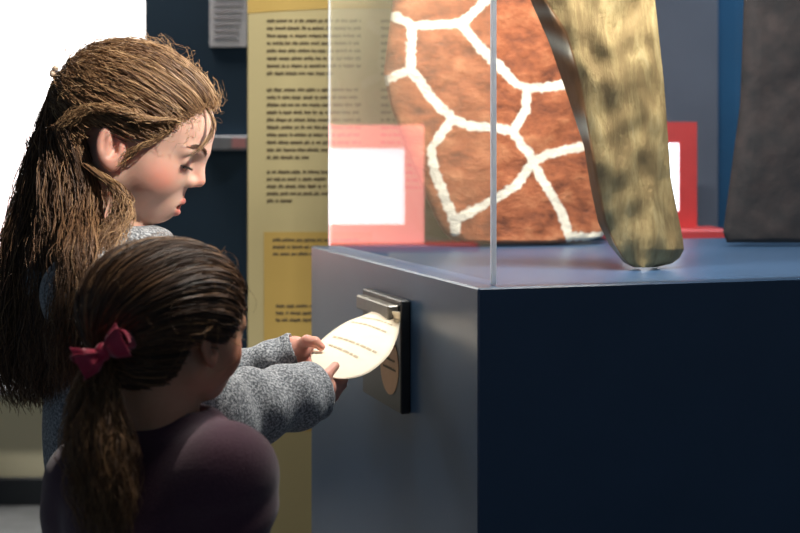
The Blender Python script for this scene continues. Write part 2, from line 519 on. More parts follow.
# paper notice and label ledge on the navy wall
def navy_rect(x0, x1, y0, y1, d=.004, Y=NY):
    a = P(x0, y1, Y); b = P(x1, y0, Y)
    return (a[0], b[0], Y - d, Y + .001, a[2], b[2])
t = thing('notice_sheet', 'pale paper notice pinned high on the navy wall beside the yellow panel', 'notice', P(228, 47, NY))
r = navy_rect(210, 247, -8, 47, .005)
MB().xbox(*r, .001).build('sheet', M['paper_white'], t)
tx = MB()
for k in range(7):
    y = -2 + k * 6.4
    a = navy_rect(214, 243 - (k * 37 % 9), y, y + 1.6)
    tx.xbox(a[0], a[1], NY - .0062, NY - .0051, a[4], a[5])
tx.build('printed_lines', mat('faint_ink', lin(186, 180, 186), rough=.8), t)
t = thing('label_ledge', 'thin grey ledge on the navy wall between the older girl and the yellow panel', 'ledge', P(225, 150, NY))
a = P(203, 150, NY); b = P(262, 136, NY)
MB().xbox(a[0], b[0], NY - .045, NY - .0005, a[2], b[2], .004).build('rail', M['ledge'], t)
c = P(232, 148, NY - .046); d = P(246, 138, NY - .046)
MB().xbox(c[0], d[0], NY - .048, NY - .0452, c[2], d[2]).build('label_strip', M['ledge_pink'], t)

# yellow information panel
PY = 3.0
t = thing('information_panel', 'tall yellow information panel with printed text behind the glass case', 'sign', ((247 + 575 - 800) / 2 / F * PY, PY, 0))
x0, x1 = (247 - 400) / F * PY, (590 - 400) / F * PY
MB().xbox(x0, x1, PY, PY + .035, 0, 2.2, .003).build('board', M['panel'], t)
def panel_px(px, py): q = P(px, py, PY); return q[0], q[2]
# header band with a wavy lower edge
n = 40; V = []; px = np.linspace(247.6, 589, n)
for i, x in enumerate(px):
    yb = 13.5 - 5 * math.sin((x - 247) / 80 * 1.1)
    for (yy, dd) in ((yb, .0015), (-130, .0015)):
        X, Z = panel_px(x, yy); V.append((X, PY - dd, min(Z, 2.19)))
Fq = [[2 * i, 2 * i + 2, 2 * i + 3, 2 * i + 1] for i in range(n - 1)]
o = mesh_obj('header_band', V, Fq, M['panel_gold'], t, smooth=False)
so = o.modifiers.new('thick', 'SOLIDIFY'); so.thickness = .0012; so.offset = 1
X0, Z0 = panel_px(264, 431); X1, Z1 = panel_px(372, 232)
MB().xbox(X0, X1, PY - .0016, PY - .0002, Z0, Z1).build('gold_text_box', M['panel_gold'], t)
def text_block(name, xa, xb, y0, nl, sp, h, last, Y, m, parent, slope=0, off=.0022, seed=0):
    r = np.random.default_rng(seed); mb = MB()
    for k in range(nl):
        x = xa; end = xb if k < nl - 1 else xa + (xb - xa) * last
        yy = y0 + k * sp
        while x < end - 1.5:
            w = min(r.uniform(2.5, 13), end - x)
            xx = x
            while xx < x + w - .3:             # letters of a word
                lw = min(r.uniform(.9, 1.5), x + w - xx)
                up = r.choice([0, 0, 0, .8, -.7])
                a = P(xx, yy + (h / 2 + max(0, -up)) + slope * (xx - xa), Y); b = P(xx + lw * .82, yy - (h / 2 + max(0, up)) + slope * (xx - xa), Y)
                mb.xbox(a[0], b[0], Y - off, Y - off + .0012, a[2], b[2])
                xx += lw
            x += w + r.uniform(1.2, 2.0)
    return mb.build(name, m, parent)
text_block('text_paragraph', 267, 361, 21, 8, 7.5, 2.5, .7, PY, M['ink'], t, seed=1)
text_block('text_paragraph', 267, 361, 90, 10, 7.5, 2.5, .45, PY, M['ink'], t, seed=2)
text_block('text_paragraph', 267, 361, 172, 5, 7.2, 2.5, .3, PY, M['ink'], t, seed=3)
text_block('text_paragraph', 381, 470, 21, 8, 7.5, 2.5, .6, PY, M['ink'], t, seed=4)
text_block('text_paragraph', 381, 470, 90, 14, 7.5, 2.5, .6, PY, M['ink'], t, seed=5)
text_block('text_paragraph', 273, 360, 240, 3, 7, 2.2, .8, PY, M['ink'], t, seed=6, off=.003)
text_block('text_paragraph', 276, 352, 306, 3, 7, 2.2, .7, PY, M['ink'], t, seed=7, off=.003)

# ==================================================================== PLINTH AND GLASS CASE
C0 = np.array([.104, 1.80, 0]); DL = np.array([-.3042, .9526, 0]); DF = np.array([.9526, .3042, 0]); UP = np.array([0, 0, 1.0])
TOP = 1.0793; PL, PW = .92, 1.25
t = thing('display_plinth', 'dark navy blue display plinth with satin paint under the glass case', 'plinth', C0 + DL * PL / 2 + DF * PW / 2)
k = .05
MB().box(C0 + UP * .06, DF * PW, DL * PL, UP * (TOP - .06), .0025).build('body', M['plinth'], t)
MB().box(C0 + DF * .03 + DL * .03, DF * (PW - .06), DL * (PL - .06), UP * .0605).build('toe_kick', M['dark_trim'], t)

g = .007
G0 = C0 + DF * .030 + DL * .0255 + UP * (TOP + .0006)
GL, GW, GH = .88, PW - .06, .92
t = thing('glass_case', 'clear glass display case standing on the navy plinth around the hides', 'display case', G0 + DL * GL / 2 + DF * GW / 2)
MB().box(G0 + DL * g, DF * g, DL * (GL - 2 * g), UP * GH).build('pane', M['glass'], t)
MB().box(G0 + DF * g, DF * (GW - 2 * g), DL * g, UP * GH).build('pane', M['glass'], t)
MB().box(G0 + DF * g + DL * (GL - g), DF * (GW - 2 * g), DL * g, UP * GH).build('pane', M['glass'], t)
MB().box(G0 + DF * (GW - g) + DL * g, DF * g, DL * (GL - 2 * g), UP * GH).build('pane', M['glass'], t)
for (a, b) in ((0, 0), (GW - g, 0), (0, GL - g), (GW - g, GL - g)):
    w = g if b == 0 else g * .5
    MB().box(G0 + DF * a + DL * b, DF * w, DL * w, UP * GH, .0008).build('corner_edge', M['edge'], t)
MB().box(G0 + UP * GH - DF * .004 - DL * .004, DF * (GW + .008), DL * (GL + .008), UP * .06, .003).build('lid', M['lid'], t)

def on_face(px, py, base, direc, off=0.0, nrm=np.array([-.9526, -.3042, 0])):
    """point seen at (px,py) on the vertical plane through base along direc, moved off along nrm"""
    b = base + nrm * off
    k = (px - 400) / F
    s = (k * b[1] - b[0]) / (direc[0] - k * direc[1])
    q = b + s * direc; Y = q[1]
    return np.array([q[0], Y, CAMZ - (py - HOR) / F * Y])

# ---- flap holder on the plinth's left face
NL = np.array([-.9526, -.3042, 0])
def s_of(px): return float((on_face(px, 300, C0, DL) - C0) @ DL)
sa, sb = s_of(411), s_of(372)
zt = on_face(392, 294.5, C0, DL)[2]; zb = on_face(392, 403, C0, DL)[2]
t = thing('card_holder', 'black flap holder fixed to the left face of the navy plinth', 'holder', C0 + DL * (sa + sb) / 2 + NL * .0005 + UP * zb)
MB().box(C0 + DL * sa + UP * zb + NL * .0005, NL * .016, DL * (sb - sa), UP * (zt - zb), .002).build('back_plate', M['dark_steel'], t)
zc = zt - .030
MB().box(C0 + DL * (sa + .010) + UP * (zc) + NL * .0164, NL * .018, DL * (sb - sa - .033), UP * .022, .002).build('clamp', M['gunmetal'], t)
MB().box(C0 + DL * (sa + .022) + UP * (zc - .007) + NL * .0164, NL * .006, DL * (sb - sa - .045), UP * .0066, .001).build('hinge_bar', M['dark_steel'], t)
# tan disc label
cd = on_face(389, 365, C0, DL, .0172)
n = 48; V = []
for k in range(n):
    a = 2 * math.pi * k / n
    V.append(cd + DL * .048 * math.cos(a) + UP * .046 * math.sin(a))
mb = MB(); mb.add(V + [v - NL * .0006 for v in V], [list(range(n))[::-1]] + [[k, (k + 1) % n, n + (k + 1) % n, n + k] for k in range(n)])
o = mb.build('disc_label', M['disc'], t); o['label'] = 'round tan label under the card'
mb = MB(); r = np.random.default_rng(3)
for (zz, wid) in ((.008, .060), (-.006, .070)):
    s = -wid / 2
    while s < wid / 2 - .004:
        w = r.uniform(.002, .004)
        mb.box(cd + NL * .0001 + DL * s + UP * zz, NL * .0004, DL * w * .75, UP * r.choice([.003, .0042])); s += w
mb.build('disc_text', M['ink'], t)

# ---- the flap card
Uc = catmull([on_face(377, 309, C0, DL, .027), P(364, 315, 2.15), P(346, 322, 2.09), P(328, 334, 2.02), P(316, 346, 1.95), P(311, 356, 1.905), P(313, 366, 1.885)], 41)
Vc = catmull([on_face(400, 312.5, C0, DL, .027), P(400, 322, 2.06), P(397, 338, 2.00), P(388, 356, 1.94), P(368, 373, 1.885), P(344, 379, 1.865), P(320, 374, 1.868)], 41)
ns = 17
def card_pt(ti, s):
    """ti 0..1 along, s 0..1 across"""
    i = np.clip(ti * 40, 0, 39.999); k = int(i); u = i - k
    a = Uc[k] * (1 - u) + Uc[k + 1] * u; b = Vc[k] * (1 - u) + Vc[k + 1] * u
    bul = np.array([-.3, -.55, .6]) * (.012 * math.sin(math.pi * s) * math.sin(math.pi * min(1, ti * 1.1 + .02)))
    return a * (1 - s) + b * s + bul
V = np.array([[card_pt(i / 40, j / (ns - 1)) for j in range(ns)] for i in range(41)])
t = thing('flap_card', 'cream teardrop shaped card lifted from the holder by the older girl', 'card', V.reshape(-1, 3).mean(0))
Fq = grid_faces(41, ns)
o = mesh_obj('sheet', V.reshape(-1, 3), Fq, M['card'], t)
so = o.modifiers.new('thick', 'SOLIDIFY'); so.thickness = .0008; so.offset = -1
e1 = V[20, 8 + 1] - V[20, 8]; e2 = V[21, 8] - V[20, 8]
nrm = np.cross(e1, e2); nrm /= np.linalg.norm(nrm)
CN = nrm if nrm[1] < 0 else -nrm
if not nrm[1] < 0:
    o.data.flip_normals()
r = np.random.default_rng(11)
for (tt, s0, s1) in ((.24, .14, .86), (.33, .12, .80), (.52, .14, .84), (.61, .20, .74)):
    s = s0; mb = MB()
    while s < s1:
        w = r.uniform(.035, .10)
        x = s
        while x < s + w:
            q = .010
            a, b, c_, d = card_pt(tt - .009, x), card_pt(tt - .009, x + q * .75), card_pt(tt + .009, x + q * .75), card_pt(tt + .009, x)
            mb.add([p + CN * .0007 for p in (a, b, c_, d)], [[0, 1, 2, 3]])
            x += q
        s += w + .022
    mb.build('text_line', M['card_ink'], t)

# ==================================================================== HIDES
BP = G0 + DL * (GL - .06)              # vertical plane just before the back pane
veins = [
    [(393, 15), (408, 26), (430, 25), (454, 24)], [(454, 24), (465, 14), (481, 0), (489, -20), (486, -45)], [(454, 24), (473, 49), (487, 62), (509, 84), (519, 88)],
    [(519, 88), (538, 87), (557, 84), (585, 78), (612, 80)], [(408, 26), (407, 45), (406, 69)], [(380, 84), (394, 74), (406, 70), (422, 90), (434, 106), (446, 117)],
    [(446, 117), (457, 123), (468, 126), (488, 127), (504, 130)], [(519, 88), (518, 109), (505, 130)], [(504, 130), (515, 145), (525, 160)],
    [(525, 160), (537, 154), (549, 151), (582, 144), (612, 140)], [(525, 160), (533, 177), (543, 193), (552, 207), (558, 222), (562, 236)],
    [(525, 160), (511, 181), (495, 193), (472, 206), (452, 218)], [(446, 117), (436, 133), (427, 147), (430, 168), (440, 194), (450, 219), (452, 230)],
    [(562, 234), (580, 235), (606, 234)], [(486, -45), (520, -60), (560, -50), (610, -58)], [(486, -45), (450, -65), (400, -50)], [(560, -50), (556, -10), (575, 30), (612, 40)],
    [(520, -60), (530, -100), (500, -140)], [(473, 48), (480, 55), (498, 74)],
]
segs = np.array([(a, b) for v in veins for a, b in zip(v[:-1], v[1:])], dtype=float)
def vein_dist(px, py):
    p = np.stack([px, py], -1)[:, None, :]
    a, b = segs[None, :, 0], segs[None, :, 1]
    ba = b - a
    t_ = np.clip(((p - a) * ba).sum(-1) / (ba * ba).sum(-1), 0, 1)
    return np.linalg.norm(p - a - t_[..., None] * ba, axis=-1).min(1)

def slab(name, rows, nx, front, thick, nrm, mtl, parent=None, attr=None, wr=.003, edge=.35, bulge=.03, fr=40):
    """rows: list of (py, [px per column control], [offset control]) in the hide's own plane; front(px,py,off)->point"""
    ny = len(rows); Fp = np.empty((ny, nx, 3)); PXY = np.empty((ny, nx, 2))
    for i, (py, xs) in enumerate(rows):
        u = np.linspace(0, 1, nx)
        # denser at the rims
        u = .5 - .5 * np.cos(math.pi * u) * (1 - .0) if False else u
        px = np.interp(u, np.linspace(0, 1, len(xs)), xs)
        for j in range(nx):
            PXY[i, j] = (px[j], py)
            Fp[i, j] = front(px[j], py, 0)
    u = np.linspace(0, 1, nx)[None, :]; w = np.linspace(0, 1, ny)[:, None]
    eu = np.clip(np.minimum(u, 1 - u) / .10, 0, 1); ew = np.clip((1 - w) / .05, 0, 1)
    prof = np.sqrt(np.clip(1 - (1 - eu) ** 2, 0, 1)) * np.sqrt(np.clip(1 - (1 - ew) ** 2, 0, 1))
    flat = Fp.reshape(-1, 3)
    wv = wob(flat.astype(f32), fr, 1.3).reshape(ny, nx) + .6 * wob(flat.astype(f32), fr * 2.3, 4.1).reshape(ny, nx)
    h = thick * prof + bulge * np.sin(math.pi * u) * prof + wr * wv * prof
    A = Fp + nrm[None, None] * h[..., None]
    B = Fp - nrm[None, None] * .004
    verts = np.concatenate([A.reshape(-1, 3), B.reshape(-1, 3)])
    Fq = grid_faces(ny, nx)
    n = ny * nx
    fb = [[q + n for q in f[::-1]] for f in Fq]
    rim = []
    for i in range(ny - 1):
        rim += [[i * nx, (i + 1) * nx, n + (i + 1) * nx, n + i * nx], [i * nx + nx - 1, n + i * nx + nx - 1, n + (i + 1) * nx + nx - 1, (i + 1) * nx + nx - 1]]
    for j in range(nx - 1):
        rim += [[j, n + j, n + j + 1, j + 1], [(ny - 1) * nx + j, (ny - 1) * nx + j + 1, n + (ny - 1) * nx + j + 1, n + (ny - 1) * nx + j]]
    at = None
    if attr is not None:
        a = attr(PXY.reshape(-1, 2)); at = {k: np.concatenate([v, v]) for k, v in a.items()}
    o = mesh_obj(name, verts, Fq + fb + rim, mtl, parent, True, at)
    return o

def hide_mat():
    m = bpy.data.materials.new('giraffe_hide'); m.use_nodes = True
    nt = m.node_tree; N = nt.nodes; L = nt.links
    b = N['Principled BSDF']; b.inputs['Roughness'].default_value = .75; b.inputs['Specular IOR Level'].default_value = .3
    tc = N.new('ShaderNodeTexCoord'); at = N.new('ShaderNodeAttribute'); at.attribute_name = 'vein'
    n1 = N.new('ShaderNodeTexNoise'); n1.inputs['Scale'].default_value = 90; n1.inputs['Detail'].default_value = 6
    n2 = N.new('ShaderNodeTexNoise'); n2.inputs['Scale'].default_value = 16; n2.inputs['Detail'].default_value = 7; n2.inputs['Roughness'].default_value = .65
    mp = N.new('ShaderNodeMapping'); mp.inputs['Scale'].default_value = (1, 1, 1.7)
    L.new(tc.outputs['Object'], mp.inputs['Vector']); L.new(tc.outputs['Object'], n1.inputs['Vector']); L.new(mp.outputs[0], n2.inputs['Vector'])
    ad = N.new('ShaderNodeMath'); ad.operation = 'MULTIPLY_ADD'; ad.inputs[1].default_value = 7.0
    L.new(n1.outputs['Fac'], ad.inputs[0]); 
    sub = N.new('ShaderNodeMath'); sub.operation = 'ADD'; sub.inputs[1].default_value = -3.5
    L.new(at.outputs['Fac'], ad.inputs[2]); L.new(ad.outputs[0], sub.inputs[0])
    rv = N.new('ShaderNodeMapRange'); rv.inputs['From Min'].default_value = 3.4; rv.inputs['From Max'].default_value = 5.2
    rv.inputs['To Min'].default_value = 1; rv.inputs['To Max'].default_value = 0
    L.new(sub.outputs[0], rv.inputs['Value'])
    r = N.new('ShaderNodeValToRGB'); el = r.color_ramp.elements
    el[0].position = .30; el[0].color = lin(84, 46, 30); el[1].position = .72; el[1].color = lin(188, 124, 84)
    e = el.new(.5); e.color = lin(150, 84, 50)
    L.new(n2.outputs['Fac'], r.inputs['Fac'])
    mx = N.new('ShaderNodeMix'); mx.data_type = 'RGBA'
    L.new(rv.outputs[0], mx.inputs[0]); L.new(r.outputs['Color'], mx.inputs[6]); mx.inputs[7].default_value = lin(226, 216, 194)
    L.new(mx.outputs[2], b.inputs['Base Color'])
    bp = N.new('ShaderNodeBump'); bp.inputs['Strength'].default_value = .8; bp.inputs['Distance'].default_value = .012
    L.new(n2.outputs['Fac'], bp.inputs['Height']); L.new(bp.outputs['Normal'], b.inputs['Normal'])
    return m
M['giraffe'] = hide_mat()
yl = [(-110, 402), (-60, 398), (0, 393), (40, 388), (72, 384), (105, 391), (135, 401), (165, 413), (195, 426), (218, 436), (232, 444), (239, 453), (243, 474)]
yr = [(-110, 592), (0, 600), (150, 611), (200, 610), (228, 607), (235, 602), (240, 585), (243, 556)]
rows = []
for y in np.concatenate([np.linspace(-110, 228, 150), np.linspace(229, 243, 22)]):
    a = np.interp(y, *zip(*yl)); b = np.interp(y, *zip(*yr))
    rows.append((y, [a, b]))
NB = np.array([-.3042 * -1, -.9526, 0]) * 1.0      # towards the viewer, off the back pane
NB = np.array([.3042, -.9526, 0])
TOPY = lambda Y: HOR + F * (CAMZ - TOP) / Y
# bring the bottom of the hide down to the plinth top
def hide_front(px, py, off):
    q = on_face(px, py, BP + NB * .03, DF)
    return q
zmin = min(hide_front(x, 243, 0)[2] for x in (474, 510, 556))
def hide_attr(pxy):
    return {'vein': vein_dist(pxy[:, 0], pxy[:, 1])}
o = slab('giraffe_hide', rows, 170, lambda px, py, off: hide_front(px, py, off) - UP * (zmin - TOP - .0008), .020, NB, M['giraffe'], attr=hide_attr, wr=.0028, bulge=.022)
tag(own_origin(o), 'orange-brown giraffe hide with white net pattern standing at the back of the glass case', 'animal hide')

def ochre_mat():
    m = bpy.data.materials.new('ochre_hide'); m.use_nodes = True
    nt = m.node_tree; N = nt.nodes; L = nt.links
    b = N['Principled BSDF']; b.inputs['Roughness'].default_value = .7; b.inputs['Specular IOR Level'].default_value = .35
    tc = N.new('ShaderNodeTexCoord'); at = N.new('ShaderNodeAttribute'); at.attribute_name = 'side'
    mp = N.new('ShaderNodeMapping'); mp.inputs['Scale'].default_value = (1.8, 1.8, .42)
    L.new(tc.outputs['Object'], mp.inputs['Vector'])
    n1 = N.new('ShaderNodeTexNoise'); n1.inputs['Scale'].default_value = 20; n1.inputs['Detail'].default_value = 9; n1.inputs['Roughness'].default_value = .7
    n1.inputs['Distortion'].default_value = .3
    L.new(mp.outputs[0], n1.inputs['Vector'])
    r = N.new('ShaderNodeValToRGB'); el = r.color_ramp.elements
    el[0].position = .12; el[0].color = lin(142, 119, 78); el[1].position = .90; el[1].color = lin(226, 208, 162)
    e = el.new(.46); e.color = lin(150, 125, 80)
    e = el.new(.58); e.color = lin(182, 158, 106)
    L.new(n1.outputs['Fac'], r.inputs['Fac'])
    pt = N.new('ShaderNodeAttribute'); pt.attribute_name = 'pale'
    r2 = N.new('ShaderNodeMix'); r2.data_type = 'RGBA'; r2.inputs[6].default_value = lin(146, 100, 56); r2.inputs[7].default_value = lin(224, 214, 190)
    L.new(pt.outputs['Fac'], r2.inputs[0])
    mx = N.new('ShaderNodeMix'); mx.data_type = 'RGBA'
    L.new(at.outputs['Fac'], mx.inputs[0]); L.new(r.outputs['Color'], mx.inputs[6]); L.new(r2.outputs[2], mx.inputs[7])
    L.new(mx.outputs[2], b.inputs['Base Color'])
    bp = N.new('ShaderNodeBump'); bp.inputs['Strength'].default_value = .7; bp.inputs['Distance'].default_value = .010
    L.new(n1.outputs['Fac'], bp.inputs['Height']); L.new(bp.outputs['Normal'], b.inputs['Normal'])
    return m
M['ochre'] = ochre_mat()
# curled slab: left rim (brown hair side), crest, right rim
kl = [(-110, 512), (0, 530), (43, 549), (92, 566), (147, 584), (185, 590), (223, 598), (245, 609), (255, 617), (263, 624), (268, 634)]
km = [(-110, 530), (0, 545), (33, 566), (82, 580), (128, 588), (180, 597), (223, 606), (245, 615), (258, 622), (264, 629), (268, 638)]
kr = [(-110, 648), (0, 655), (82, 664), (180, 671), (215, 678), (240, 683), (250, 684), (258, 680), (264, 672), (268, 656)]
rows_y = np.concatenate([np.linspace(-110, 245, 120), np.linspace(247, 268, 24)])
nL, nR = 24, 80
A = []; side = []; pale = []
for y in rows_y:
    a, m_, b = [np.interp(y, *zip(*kk)) for kk in (kl, km, kr)]
    row = []
    for j in range(nL):
        u = j / nL
        x = a + (m_ - a) * u
        row.append(P(x, y, 2.125 - .040 * math.sin(u * math.pi / 2)))
        side.append(1.0); pale.append(max(np.exp(-((y - 40 - 12 * u) / 9) ** 2) * (u > .0), np.exp(-((y - 128) / 11) ** 2), np.exp(-((y - 12) / 6) ** 2) * .5, np.exp(-((y - 250) / 14) ** 2) * .6, np.exp(-((y + 70) / 12) ** 2)))
    for j in range(nR):
        u = j / (nR - 1)
        x = m_ + (b - m_) * u
        row.append(P(x, y, 2.085 + .050 * u ** 1.6 - .014 * math.sin(u * math.pi)))
        side.append(max(0, 1 - j / 2.0)); pale.append(0.0)
    A.append(row)
A = np.array(A); ny, nx, _ = A.shape
fl = A.reshape(-1, 3).astype(f32)
wv = (wob(fl, 34, .4) + .6 * wob(fl, 80, 2.2) + .5 * np.sin(fl[:, 0] * 140 + 4 * np.sin(fl[:, 2] * 9))).reshape(ny, nx)
wgt = np.clip(np.minimum(np.arange(nx), nx - 1 - np.arange(nx)) / 8, 0, 1)[None, :]
A[:, :, 1] -= .0035 * wv * wgt
mid = A.mean(1, keepdims=True)
B = A.copy(); B[:, :, 1] += .014; B[:, :nL, 0] += .010
low = A[-1, :, 2].min(); dz = TOP + .0008 - low
A[:, :, 2] += dz; B[:, :, 2] += dz
n = ny * nx
Fq = grid_faces(ny, nx); fb = [[q + n for q in f[::-1]] for f in Fq]; rim = []
for i in range(ny - 1):
    rim += [[i * nx, (i + 1) * nx, n + (i + 1) * nx, n + i * nx], [i * nx + nx - 1, n + i * nx + nx - 1, n + (i + 1) * nx + nx - 1, (i + 1) * nx + nx - 1]]
for j in range(nx - 1):
    rim += [[j, n + j, n + j + 1, j + 1], [(ny - 1) * nx + j, (ny - 1) * nx + j + 1, n + (ny - 1) * nx + j + 1, n + (ny - 1) * nx + j]]
o = mesh_obj('dried_hide', np.concatenate([A.reshape(-1, 3), B.reshape(-1, 3)]), Fq + fb + rim, M['ochre'], None, True,
             {'side': side + side, 'pale': pale + pale})
tag(own_origin(o), 'tall ochre dried hide slab with a brown curled left edge in the glass case', 'animal hide')

M['dark_hide'] = mat('dark_hide', lin(22, 18, 17), rough=.9, col2=lin(42, 33, 30), nscale=22, bump=.9, bscale=40, detail=7)
rows = []
dl = [(-110, 748), (0, 745), (60, 743), (110, 741), (170, 733), (215, 727), (238, 724), (248, 728)]
for y in np.concatenate([np.linspace(-110, 238, 90), np.linspace(240, 248, 8)]):
    rows.append((y, [np.interp(y, *zip(*dl)), 868]))
BD = G0 + DL * .62
qq = on_face(770, 248, BD, DF)
o = slab('dark_hide', rows, 90, lambda px, py, off: on_face(px, py, BD, DF) - UP * (qq[2] - .006 - TOP - .0008 + .0), .018, NB, M['dark_hide'], wr=.004, bulge=.02, fr=30)
me = o.data; c = np.empty(len(me.vertices) * 3); me.vertices.foreach_get('co', c); c = c.reshape(-1, 3)
c[:, 2] = np.maximum(c[:, 2], TOP + .0008) ; me.vertices.foreach_set('co', c.ravel()); me.update()
tag(own_origin(o), 'dark rough brown hide at the right end of the glass case', 'animal hide')

# ==================================================================== KIOSKS
def kiosk(center, wdir, w, h, label, red, base_side, sideb=.2):
    """red framed screen on a post; wdir along its width"""
    wdir = np.array(wdir) / np.linalg.norm(wdir); nr = np.array([wdir[1], -wdir[0], 0])
    c = np.array(center)
    t = thing('screen_kiosk', label, 'kiosk', (c[0], c[1], 0), 'red framed screen kiosks')
    b = w * .20; b2 = w * sideb; d = .04
    cz = c[2]; c = c * np.array((1, 1, 0)); o = c - wdir * w / 2
    mb = MB()
    z0 = cz - h / 2
    for (a0, a1, q0, q1) in ((0, w, 0, h * .16), (0, w, h * .80, h), (0, b, h * .16, h * .80), (w - b2, w, h * .16, h * .80)):
        mb.box(o + wdir * a0 + UP * (z0 + q0) - nr * d, wdir * (a1 - a0), nr * d, UP * (q1 - q0))
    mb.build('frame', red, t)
    MB().box(o + wdir * b + UP * (z0 + h * .16) - nr * d, wdir * (w - b - b2), nr * (d - .008), UP * (h * .64)).build('screen', M['kiosk_screen'], t)
    MB().box(o + wdir * w * base_side[0] + UP * (z0 - .0305) - nr * .10, wdir * w * (base_side[1] - base_side[0]), nr * .17, UP * .03, .005).build('base_shelf', M['kiosk_red'], t)
    MB().box(c - wdir * .05 - nr * .09 + UP * .0205, wdir * .10, nr * .08, UP * (z0 - .0515), .004).build('post', M['dark_steel'], t)
    MB().box(c - wdir * .13 - nr * .12, wdir * .26, nr * .3, UP * .02, .004).build('foot_plate', M['dark_steel'], t)
    return t
kY = 3.6
a, b = P(608, 122, kY), P(697, 228, kY)
kiosk(((a[0] + b[0]) / 2, kY, (a[2] + b[2]) / 2), (1, 0, 0), b[0] - a[0], a[2] - b[2], 'red framed screen kiosk seen behind the ochre hide slab', M['kiosk_red'], (-.05, 1.28))
# the second stands beyond the left edge of the picture and shows mirrored in the case's left pane
def mirror(p):
    k = (p - G0) @ NL
    return p - 2 * k * NL
vy = 5.1
v1, v2 = P(424, 125, vy), P(325, 243, vy)
r1, r2 = mirror(v1), mirror(v2)
w = r2 - r1; w[2] = 0
cen = (r1 + r2) / 2
kiosk(cen, w, np.linalg.norm(w), v1[2] - v2[2], 'screen kiosk with added pink frame glow mirrored in the left pane of the glass case', M['kiosk_glow'], (-.55, 1.0), .03)

# ==================================================================== THE OLDER GIRL
HY = 1.76
h0 = P(118, 146, HY)
H1 = Head(h0, math.radians(-2), math.radians(22), 1.0)
t1 = thing('person', 'older girl in a grey hoodie with long wavy brown hair holding up the card', 'person', (-.362, 1.76, 0))
S1n, S1f = np.array([-.372, 1.640, 1.085]), np.array([-.372, 1.885, 1.085])
E1n, W1n = P(214, 418, 1.70), P(314, 390, 1.822)
E1f, W1f = P(192, 388, 1.945), P(295, 350, 1.945)
nb = np.array([-.382, 1.76, 1.10])
# hands
cp = card_pt
thn = [P(322, 384, 1.83), P(326, 376, 1.835), P(335, 366, 1.852)]
ftn = [(P(329, 384, 1.865), P(337, 384, 1.885), P(344, 380, 1.90)),
       (P(328, 389, 1.862), P(337, 390, 1.885), P(343, 385, 1.905)),
       (P(326, 394, 1.858), P(334, 396, 1.88), P(339, 390, 1.90)),
       (P(324, 399, 1.853), P(330, 401, 1.87), P(335, 396, 1.89))]
thf = [P(299, 346, 1.94), P(307, 341, 1.925), P(315, 342, 1.921), P(321, 347, 1.921)]
ftf = [(P(303, 344, 1.965), P(312, 352, 1.985), P(322, 357, 1.985)),
       (P(302, 350, 1.963), P(311, 358, 1.983), P(320, 362, 1.975)),
       (P(301, 355, 1.96), P(308, 363, 1.972), P(315, 366, 1.955)),
       (P(299, 359, 1.957), P(305, 367, 1.965), P(311, 369, 1.95))]
def hands_old(p):
    d = cone(p, W1n - (W1n - E1n) * .35, W1n, .024, .019)
    pn = P(324, 388, 1.842)
    d = smin(d, cone(p, W1n, pn, .018, .017), .01)
    d = smin(d, chain(p, thn, (.0095, .0078, .0062), .003), .006)
    for k, ch in enumerate(ftn):
        d = smin(d, chain(p, [pn] + list(ch), (.010, .0082 - .0004 * k, .0072 - .0004 * k, .0060 - .0003 * k), .003), .003)
    d2 = cone(p, W1f - (W1f - E1f) * .35, W1f, .022, .018)
    pf = P(300, 350, 1.952)
    d2 = smin(d2, cone(p, W1f, pf, .017, .016), .01)
    d2 = smin(d2, chain(p, thf, (.0095, .0082, .0074, .0060), .003), .005)
    for k, ch in enumerate(ftf):
        d2 = smin(d2, chain(p, [pf] + list(ch), (.010, .0082 - .0004 * k, .0070 - .0004 * k, .0058 - .0003 * k), .003), .003)
    return np.minimum(d, d2)
def neck_old(p):
    return cone(p, H1.w((-.008, 0, -.035)), nb + np.array((.010, 0, 0)), .047, .050)
def headneck_old(p):
    d = smin(H1.sdf(p), neck_old(p), .02)
    return np.maximum(d, -(p[:, 2] - 1.11).astype(f32))
def torso_old(p):
    d = ell(p, (-.362, 1.76, .98), (.080, .118, .150))
    d = smin(d, ell(p, (-.360, 1.76, .74), (.076, .120, .16)), .06)
    d = smin(d, cone(p, S1n, S1f, .042, .042), .05)
    d = smin(d, cone(p, nb, (-.365, 1.76, 1.0), .05, .06), .03)
    d = smin(d, cone(p, S1n, E1n, .038, .032), .03); d = smin(d, cone(p, E1n, W1n, .031, .020), .01)
    d = smin(d, cone(p, S1f, E1f, .038, .032), .03); d = smin(d, cone(p, E1f, W1f, .028, .018), .01)
    for s in (-1, 1):
        hip = np.array([-.36, 1.76 + s * .065, .68]); kn = np.array([-.352, 1.76 + s * .075, .38]); an = np.array([-.365, 1.76 + s * .08, .07])
        d = smin(d, cone(p, hip, kn, .072, .048), .03); d = smin(d, cone(p, kn, an, .048, .032), .02)
    return d
hl, hh = H1.o - .17, H1.o + .17
va = surface(headneck_old, (hl[0], hl[1] + .05, 1.10), (hh[0], hh[1] - .05, hh[2]), .0017)
vb = surface(torso_old, (-.52, 1.55, .0), (-.05, 2.02, 1.15), .010)
allh = np.array(thn + thf + [q for c in ftn + ftf for q in c] + [W1n, W1f])
vc = surface(hands_old, allh.min(0) - (.09, .09, .05), allh.max(0) + .02, .0014)
Vb, Fb = join_meshes([va, vb, vc])
lm, bm_ = head_masks(H1.l(Vb.astype(f32)))
hd = hands_old(Vb.astype(f32)) < .003
bm_ = np.where(hd, .55, bm_)
body1 = mesh_obj('body', Vb, Fb, M['skin_old'], t1, True, {'lip': lm, 'blush': bm_})

